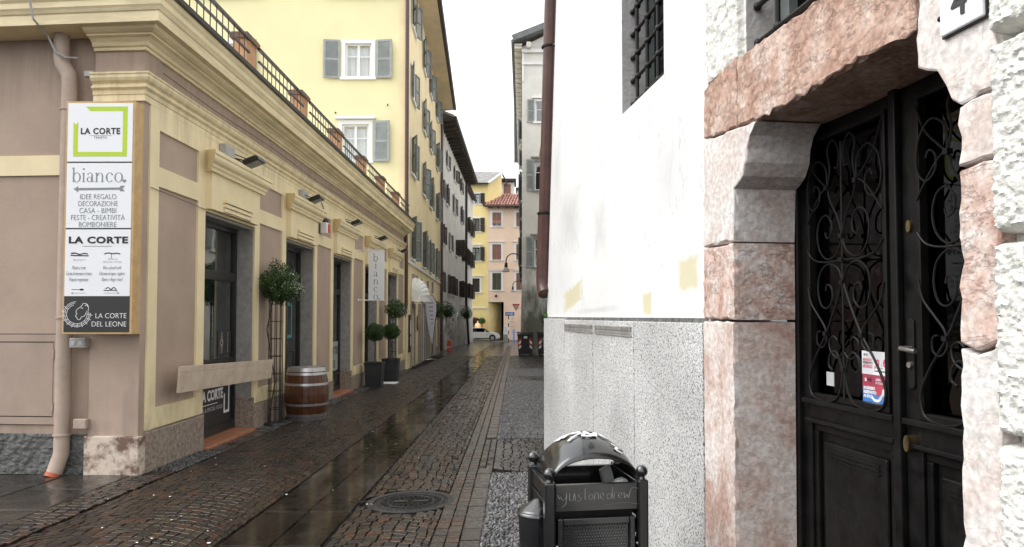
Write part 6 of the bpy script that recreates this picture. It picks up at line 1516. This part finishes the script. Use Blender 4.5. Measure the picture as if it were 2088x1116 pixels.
def leaf_door(a, b, s0, s1):
    """a..b the leaf, s0 and s1 the stile widths"""
    lf = MB().box(WF, a, a + s0, D0, D1, dz0, 2.53).box(WF, b - s1, b, D0, D1, dz0, 2.53).box(WF, a + s0, b - s1, D0, D1, 2.44, 2.53).box(WF, a + s0, b - s1, D0, D1, 1.17, 1.285).box(WF, a + s0, b - s1, D0, D1, dz0, .16).build('door_leaf', m_doorp, wh, bevel=.004)
    g0, g1 = a + s0, b - s1
    MB().box(WF, g0, g1, -.345, -.338, 1.285, 2.44).build('pane', m_dglass, lf)
    mb = MB()
    for u0, u1, z0, z1 in ((g0, g1, 1.285, 1.31), (g0, g0 + .022, 1.31, 2.42), (g1 - .022, g1, 1.31, 2.42), (g0, g1, 2.42, 2.44)): mb.box(WF, u0, u1, D1 - .02, D1 + .012, z0, z1)
    mb.box(WF, a + .03, b - .02, D1, D1 + .03, 1.262, 1.284).box(WF, a + .04, b - .03, D1, D1 + .022, 1.180, 1.196)
    mb.build('moulding', m_doorp, lf, bevel=.003)
    MB().box(WF, g0, g1, -.35, -.335, .16, 1.17).build('panel_back', m_doorp, lf)
    mb = MB(); p0, p1 = g0 + .05, g1 - .05
    for u0, u1, z0, z1 in ((g0, g1, 1.14, 1.17), (g0, g0 + .03, .19, 1.14), (g1 - .03, g1, .19, 1.14), (g0, g1, .16, .19)): mb.box(WF, u0, u1, -.335, -.312, z0, z1)
    mb.build('panel_moulding', m_doorp, lf, bevel=.005)
    MB().box(WF, p0 + .01, p1 - .01, -.335, -.318, .24, 1.10).build('raised_panel', m_doorp, lf, bevel=.012)
    mb = MB()
    for k in range(3): mb.bar(WF(p0 + .05, -.317, 1.065 - .017 * k), WF(p1 - .05, -.317, 1.065 - .017 * k), .008, .008)
    mb.build('reeding', m_doorp, lf, kind='stuff')
    # wrought-iron scrollwork
    c = (g0 + g1) / 2; hw = (g1 - g0) / 2 * .97; og = -.285
    gr = bpy.data.objects.new('scroll_grille', None); COL.objects.link(gr); gr.parent = wh
    def put(name, pts, r=.0041, mirror=True):
        for s in ((1, -1) if mirror else (1,)):
            MB().tube([WF(c + s * x * hw, og, z) for x, z in pts], r, 6).build(name, m_iron, gr, smooth=True)
    sc_ = lambda cx, cz, r, a0, tr, sg, k=.3: [(cx + (x - cx) , cz + (z - cz) * 1) for x, z in [(px, cz + (pz - cz) * hw) for px, pz in spiral(cx, cz, r, a0, tr, sg, k=k)]]
    put('centre_bar', [(0, 1.31), (0, 2.38)], .0045, False)
    put('cross_scroll', curve([(0, 1.885), (.45, 1.882), (.80, 1.90), (.98, 1.945)]))
    put('scroll', curve([(0, 1.985), (.12, 1.92), (.38, 1.893), (.60, 1.93), (.68, 2.0), (.60, 2.065), (.42, 2.085), (.28, 2.05), (.28, 2.0), (.40, 1.985), (.45, 2.01)]))
    put('scroll', curve([(0, 1.79), (.12, 1.85), (.38, 1.873), (.60, 1.84), (.68, 1.77), (.60, 1.70), (.42, 1.685), (.28, 1.72), (.30, 1.77), (.42, 1.785), (.46, 1.76)]))
    put('long_scroll', curve([(0, 1.80), (.18, 1.70), (.45, 1.58), (.78, 1.47), (.97, 1.38), (.93, 1.31), (.72, 1.285), (.42, 1.285), (.18, 1.31), (.06, 1.37), (.05, 1.43), (.2, 1.50), (.36, 1.485), (.40, 1.44), (.30, 1.42)], 7), .0052)
    put('side_scroll', curve([(.98, 1.78), (.90, 1.71), (.68, 1.65), (.50, 1.60), (.46, 1.545), (.58, 1.515), (.72, 1.53), (.72, 1.575), (.62, 1.585)]))
    put('small_scroll', curve([(.05, 1.43), (.22, 1.395), (.36, 1.41), (.36, 1.36), (.26, 1.34)]) if False else curve([(.03, 1.50), (.16, 1.475), (.34, 1.50), (.38, 1.545), (.26, 1.565), (.16, 1.55)]))
    put('upper_scroll', curve([(0, 1.985), (.10, 2.06), (.30, 2.14), (.40, 2.20), (.62, 2.17), (.92, 2.08), (.98, 2.06)], 6))
    put('upper_scroll', curve([(.38, 2.20), (.42, 2.29), (.68, 2.33), (.92, 2.27), (.96, 2.17), (.80, 2.12), (.62, 2.145), (.60, 2.20), (.72, 2.225), (.78, 2.20)]))
    put('upper_scroll', curve([(.38, 2.20), (.30, 2.28), (.36, 2.36), (.22, 2.40), (.06, 2.35), (.08, 2.28), (.18, 2.28)]))
    put('upper_scroll', curve([(.98, 2.40), (.80, 2.30), (.55, 2.235), (.38, 2.20)]))
    mb = MB()
    for x, z in ((0, 1.985), (0, 1.885), (0, 1.79), (.38, 2.20), (-.38, 2.20), (.47, 1.575), (-.47, 1.575), (0, 1.43)): mb.box(Fr(WF(c + x * hw, og, z), WF.d, WF.n), -.011, .011, -.011, .011, -.009, .009)
    mb.build('collars', m_iron, gr, kind='stuff')
    return lf
l1 = leaf_door(4.80, 5.468, .062, .058)
l2 = leaf_door(5.472, 6.14, .098, .05)
MB().box(WF, 5.452, 5.490, D1, D1 + .028, dz0, 2.53).build('cover_strip', m_doorp, l2, bevel=.006)
hu = 5.528
mb = MB(); mb.poly(WF, [(hu + .017 * math.cos(a), 1.625 + .017 * math.sin(a)) for a in [k * math.pi / 8 for k in range(9)]] + [(hu + .017 * math.cos(a), 1.405 + .017 * math.sin(a)) for a in [math.pi + k * math.pi / 8 for k in range(9)]], D1 - .002, D1 + .008)
hp = mb.build('handle_plate', m_iron, l2, bevel=.002)
MB().tube([WF(hu, D1 + .005, 1.535), WF(hu, D1 + .050, 1.535), WF(hu + .012, D1 + .055, 1.535), WF(hu + .085, D1 + .055, 1.528)], .0085, 10).build('lever', m_steel, hp, smooth=True)
MB().lathe([(.001, .012), (.011, .012), (.012, 0)], WF(hu, D1 + .006, 1.475), 12, tilt=Vector((0, 0, 1)).rotation_difference(WF.n).to_matrix()).build('lock_cylinder', m_steel, hp)
mb = MB(); mb.poly(WF, [(hu + .012 * math.cos(a), 1.975 + .022 * math.sin(a)) for a in [k * math.pi / 10 for k in range(20)]], D1 - .002, D1 + .010); mb.build('lock', m_brass, l2)
mb = MB(); mb.poly(WF, [(hu + .014 * math.cos(a), 1.195 + .03 * math.sin(a)) for a in [k * math.pi / 10 for k in range(20)]], D1 - .002, D1 + .034); mb.build('old_lock', m_brass, l2)
# notices stuck behind the glass
NF2 = Fr(WF(5.185, -.334, 1.305), WF.d, WF.n); w_ = .165
n1 = thing('white_notice', 'white notice with red and black print on the door glass', 'notice', WF(5.27, -.33, 1.46))
MB().box(NF2, 0, w_, 0, .0012, .112, .205).build('sheet', m_sign, n1)
def NT(s, x, z, sz, m, par, **k): text('lettering', s, sz, NF2(x, .0013, z), WR, UP, m, par, align='LEFT', ext=.0003, lift=.0006, **k)
NT('arci', .012, .186, .018, m_char, n1); NT('INGRESSO', .008, .166, .0135, m_pink, n1, sx=.9); NT('RISERVATO', .008, .154, .0135, m_blk, n1, sx=.9); NT('AI SOCI', .008, .138, .017, m_pink, n1, off=.0006)
NT('2', .084, .152, .022, m_blk, n1, sx=.7); NT('1', .120, .146, .016, m_blk, n1, sx=.6); NT('0', .092, .148, .038, m_pink, n1, off=.0012, sx=.95); NT('6', .132, .148, .045, m_pink, n1, off=.0012, sx=.95)
mb = MB(); mb.box(NF2, .08, .155, .0014, .002, .126, .130); strokes(mb, [[(.115, .142), (.122, .138), (.130, .142)]], lambda x, z, l=0: NF2(x, l, z), .002, .0018); mb.build('black_rule', m_blk, n1)
mb = MB(); mb.poly(NF2, [(.080, .134), (.080, .150), (.090, .142)], .0014, .002); mb.build('red_arrow', m_pink, n1)
n2 = thing('blue_red_notice', 'blue and red notice with white print under the white notice', 'notice', WF(5.27, -.33, 1.36))
MB().box(NF2, .003, w_, 0, .0012, .0, .111).build('sheet', m_blue, n2); mb = MB(); mb.poly(NF2, [(.003, .055), (.06, .05), (.10, .028), (.13, .05), (.165, .06), (.165, .111), (.003, .111)], .0012, .0018); mb.build('red_field', m_bluer, n2)
NT('a', .018, .084, .026, m_wpr, n2, off=.001); NT('rci', .034, .084, .024, m_blk, n2, off=.001); NT('LIBERI', .085, .090, .013, m_wpr, n2, sx=.9); NT('DI VOLARE', .085, .077, .013, m_wpr, n2, sx=.9)
for i, s in enumerate(('INGRESSO', 'RISERVATO', 'AI SOCI')): text('lettering', s, .0165, NF2(.010, .0019, .052 - .0165 * i), WR, UP, m_wpr, n2, align='LEFT', ext=.0003, lift=.0006, off=.0006, sx=.95)
mb = MB(); strokes(mb, [curve([(.06, .024), (.08, .012), (.105, .014), (.125, .035), (.135, .06)]), curve([(.105, .014), (.12, .03), (.14, .045)])], lambda x, z, l=0: NF2(x, l, z), .011, .0024); mb.build('pale_swirl', m_wpr, n2)
sk_ = tag(MB().box(WF, 4.93, 4.985, -.337, -.3335, 1.345, 1.405).build('small_sticker', m_lgry), 'small pale square sticker at the door glass corner', 'sticker')

# house number plate
hn = thing('house_number', 'white house number plate with black 4', 'house number', WF(6.14, .04, 2.58))
MB().box(WF, 6.122, 6.268, .035, .05, 2.414, 2.60).build('plate', m_sign, hn, bevel=.004)
MB().box(WF, 6.118, 6.272, .033, .040, 2.410, 2.604).build('plate_edge', m_blk, hn)
text('digit', '4', .120, WF(6.195, .0505, 2.446), WR, UP, m_char, hn, fit=.054, off=.0012)
for u in (6.112,): MB().ball(WF(u, .040, 2.47), .008, 8).build('screw', m_iron, hn)

# leaning brown downpipe on the corner
bp_ = thing('brown_downpipe', 'leaning dark brown downpipe on the white house corner', 'downpipe', WF(-.08, .05, 1.9))
k_ = .56 / 3.4
def pp_(z, du=0, o=.04): return WF(-.095 + du + k_ * (z - 1.63), o, z)
MB().tube([pp_(9), pp_(2.75)], .068, 18).build('pipe', m_pipe, bp_, smooth=True)
MB().tube([pp_(2.78), pp_(2.10), pp_(2.03, .01), pp_(1.96, .04, .035), pp_(1.90, .10, .03)], .078, 18).build('pipe_shoe', m_pipe, bp_, smooth=True)
for z in (4.55, 2.78): MB().lathe([(.072, 0), (.086, .004), (.086, .024), (.072, .028)], pp_(z), 18).build('pipe_clamp', m_iron, bp_, smooth=True)
MB().tube([pp_(4.56), WF(.5, .0, 4.56)], .01, 6).build('clamp_bolt', m_steel, bp_)
MB().bar(WF(.005, .02, 2.02), WF(.03, .02, 1.98), .02).build('wall_hook', m_iron, bp_)

# ================================================================ litter bin
LB = Vector((.15, 3.13, gz(.15, 3.13))); A_ = R(9)
BFm = Fr(LB, (math.cos(A_), math.sin(A_), 0), (math.sin(A_), -math.cos(A_), 0))   # u right, o towards the camera
lb = thing('litter_bin', 'black metal litter bin with arched hood and white graffiti', 'litter bin', LB + Vector((.2, .2, 0)))
BW, BD, TZ = .42, .385, .975
for u in (0, BW):
    for o in (0, -BD):
        MB().box(BFm, u - .024, u + .024, o - .024, o + .024, 0, TZ).build('post', m_binp, lb, bevel=.008)
        MB().lathe([(.016, TZ), (.012, TZ + .012)], BFm(u, o, 0), 14).ball(BFm(u, o, TZ + .034), .027, 18).build('ball_finial', m_binp, lb, smooth=True)
def rail_(u0, u1, o0, o1, z0, z1): return MB().box(BFm, u0, u1, o0, o1, z0, z1)
rail_(.024, BW - .024, -.014, .014, .845, .962).build('front_rail', m_binp, lb, bevel=.004)
rail_(.024, BW - .024, -BD - .014, -BD + .014, .845, .962).build('back_rail', m_binp, lb, bevel=.004)
for u in (0, BW):
    for z0, z1 in ((.89, .955), (.80, .875), (.72, .785)): rail_(u - .012, u + .012, -BD + .024, -.024, z0, z1).build('side_slat', m_binp, lb, bevel=.004)
    rail_(u - .006, u + .006, -BD + .024, -.024, .10, .70).build('side_panel', m_binp, lb)
rail_(.024, BW - .024, -BD - .006, -BD + .006, .10, .84).build('back_panel', m_binp, lb)
fp = MB().box(BFm, .035, .06, -.012, .012, .10, .815).box(BFm, BW - .06, BW - .035, -.012, .012, .10, .815).box(BFm, .06, BW - .06, -.012, .012, .785, .815).box(BFm, .06, BW - .06, -.012, .012, .10, .13).build('door_frame', m_binp, lb, bevel=.004)
MB().box(BFm, .06, BW - .06, -.010, -.006, .13, .785).build('door_panel', m_binp, fp)
mb = MB(); k = 0
for i in range(int((BW - .12) / .0125)):
    for j in range(52):
        u = .064 + i * .0125 + (.006 if j % 2 else 0); z = .14 + j * .0125
        if u > BW - .066 or z < .3: continue
        mb.add([BFm(u - .0035, -.0055, z), BFm(u, -.0055, z - .006), BFm(u + .0035, -.0055, z), BFm(u, -.0055, z + .006), BFm(u, -.002, z)], [(0, 1, 4), (1, 2, 4), (2, 3, 4), (3, 0, 4)])
mb.build('pressed_mesh', m_binp, fp, kind='stuff')
for u, z in ((.03, .70), (BW - .03, .70)): MB().ball(BFm(u, .02, z), .006, 6).build('screw', m_steel, lb)
rail_(.03, BW - .03, -BD + .03, -.03, .02, .05).build('base_plate', m_binp, lb)
MB().box(BFm, .035, .05, -BD + .03, -.03, .1, .86).box(BFm, BW - .05, BW - .035, -BD + .03, -.03, .1, .86).box(BFm, .05, BW - .05, -BD + .03, -BD + .045, .1, .86).box(BFm, .05, BW - .05, -.045, -.03, .1, .84).build('liner', m_iron, lb)
def hood(a, b, lift=0):
    th = math.pi * a; hh = .112 + .074 * math.sin(math.pi * min(1, max(0, b))) ** .8; ww = BW / 2 - .012
    x = BW / 2 - ww * math.cos(th); z = .960 + (hh + lift) * math.sin(th) ** .9 + lift * .3
    return BFm(x, .005 - BD * b, z)
mb = MB(); mb.grid(hood, 36, 14); mb.build('hood', m_binp, lb, smooth=True, solid=.006)
mb = MB(); HF = lambda x, y, l=0: hood(x, y, .009)
gs = [curve([(.30, .55), (.36, .72), (.33, .5), (.40, .66), (.42, .5), (.47, .74), (.45, .48)], 5), curve([(.34, .34), (.42, .42), (.50, .46), (.46, .36), (.52, .34), (.56, .46)], 5), curve([(.52, .80), (.50, .50), (.55, .34), (.58, .60), (.57, .82), (.62, .42), (.66, .36)], 5), curve([(.58, .50), (.64, .56), (.70, .52), (.66, .78), (.60, .64)], 5), curve([(.60, .40), (.70, .44), (.80, .42), (.84, .56), (.78, .62), (.72, .84)], 5), curve([(.84, .42), (.87, .60), (.80, .34), (.76, .26)], 5), curve([(.66, .24), (.71, .22), (.68, .14), (.74, .13)], 5)]
strokes(mb, gs, HF, .026); mb.build('graffiti', m_wpr, lb, kind='stuff')
mb = MB(); strokes(mb, [curve([(.27, .62), (.36, .70), (.44, .66)], 5), curve([(.28, .56), (.38, .60), (.46, .70)], 5), curve([(.50, .62), (.56, .68), (.62, .62)], 5)], HF, .05); mb.build('graffiti_fill', m_wpr, lb)
RFm = lambda x, y, l=0: BFm(.035 + x * (BW - .07), .0145 + l, .858 + y * .09)
mb = MB()
wr = [curve([(.03, .62), (.06, .45), (.10, .55), (.11, .8), (.10, .3), (.05, .1)]), curve([(.15, .75), (.15, .45), (.19, .42), (.21, .75), (.22, .4)]), curve([(.30, .72), (.26, .68), (.27, .56), (.30, .48), (.27, .36), (.24, .40)]), curve([(.35, .98), (.345, .5), (.37, .42)]), curve([(.32, .72), (.40, .76)]), curve([(.42, .7), (.395, .55), (.42, .42), (.45, .55), (.43, .7)]), curve([(.47, .42), (.475, .7), (.51, .72), (.52, .42)]), curve([(.54, .55), (.585, .6), (.57, .72), (.54, .62), (.555, .44), (.59, .46)]),
      curve([(.68, .62), (.64, .68), (.63, .5), (.66, .42), (.69, .6), (.70, 1.0), (.695, .42)]), curve([(.72, .42), (.725, .7), (.76, .72)]), curve([(.78, .56), (.82, .6), (.81, .72), (.78, .62), (.79, .45), (.83, .46)]), curve([(.85, .72), (.86, .44), (.89, .62), (.91, .44), (.94, .86), (1.0, .92), (1.04, .84)]), curve([(.60, .12), (.75, .2), (.9, .2), (1.03, .12)]), curve([(.02, .5), (.0, .7)])]
strokes(mb, wr, RFm, .0065, .0008); mb.build('scratched_scrawl', m_grey, lb, kind='stuff')
# ashtray cup on the side
ac = BFm(-.02, -.15, 0)
ang0 = math.atan2(BFm.d.y, BFm.d.x) + math.pi / 2
MB().lathe([(.001, .60), (.075, .605), (.085, .64), (.090, .80), (.094, .80), (.094, .815)], ac, 16, ang0, ang0 + math.pi).build('ashtray_cup', m_binp, lb, smooth=True, solid=.004)
mb = MB(); mb.grid(lambda a, b: ac + Vector((math.cos(ang0 + math.pi * a) * .094 * (1 - b * .9), math.sin(ang0 + math.pi * a) * .094 * (1 - b * .9), .815 + .055 * b)), 16, 6); mb.build('ashtray_lid', m_binp, lb, smooth=True, solid=.003)
MB().box(BFm, -.03, -.0, -.24, -.06, .62, .84).build('ashtray_bracket', m_binp, lb)
# rubbish in the mouth of the bin
rb = thing('carton', 'grey carton flap sticking out of the litter bin', 'rubbish', BFm(.32, -.2, .9))
MB().extr([BFm(.30, -.16, .90), BFm(.36, -.19, .90), BFm(.345, -.23, .985), BFm(.295, -.21, .965)], BFm.n * -.05).build('flap', m_grey, rb)
bgk = tag(MB().grid(lambda a, b: BFm(.36, -.12, .93) + Vector((.035 * math.cos(6.283 * a) * math.sin(math.pi * b), .04 * math.sin(6.283 * a) * math.sin(math.pi * b), -.025 * math.cos(math.pi * b))) * (1 + .4 * noise.noise(Vector((a * 5, b * 5, 0)))), 12, 8).build('plastic_bag', m_sign), 'crumpled white plastic bag in the litter bin mouth', 'plastic bag')
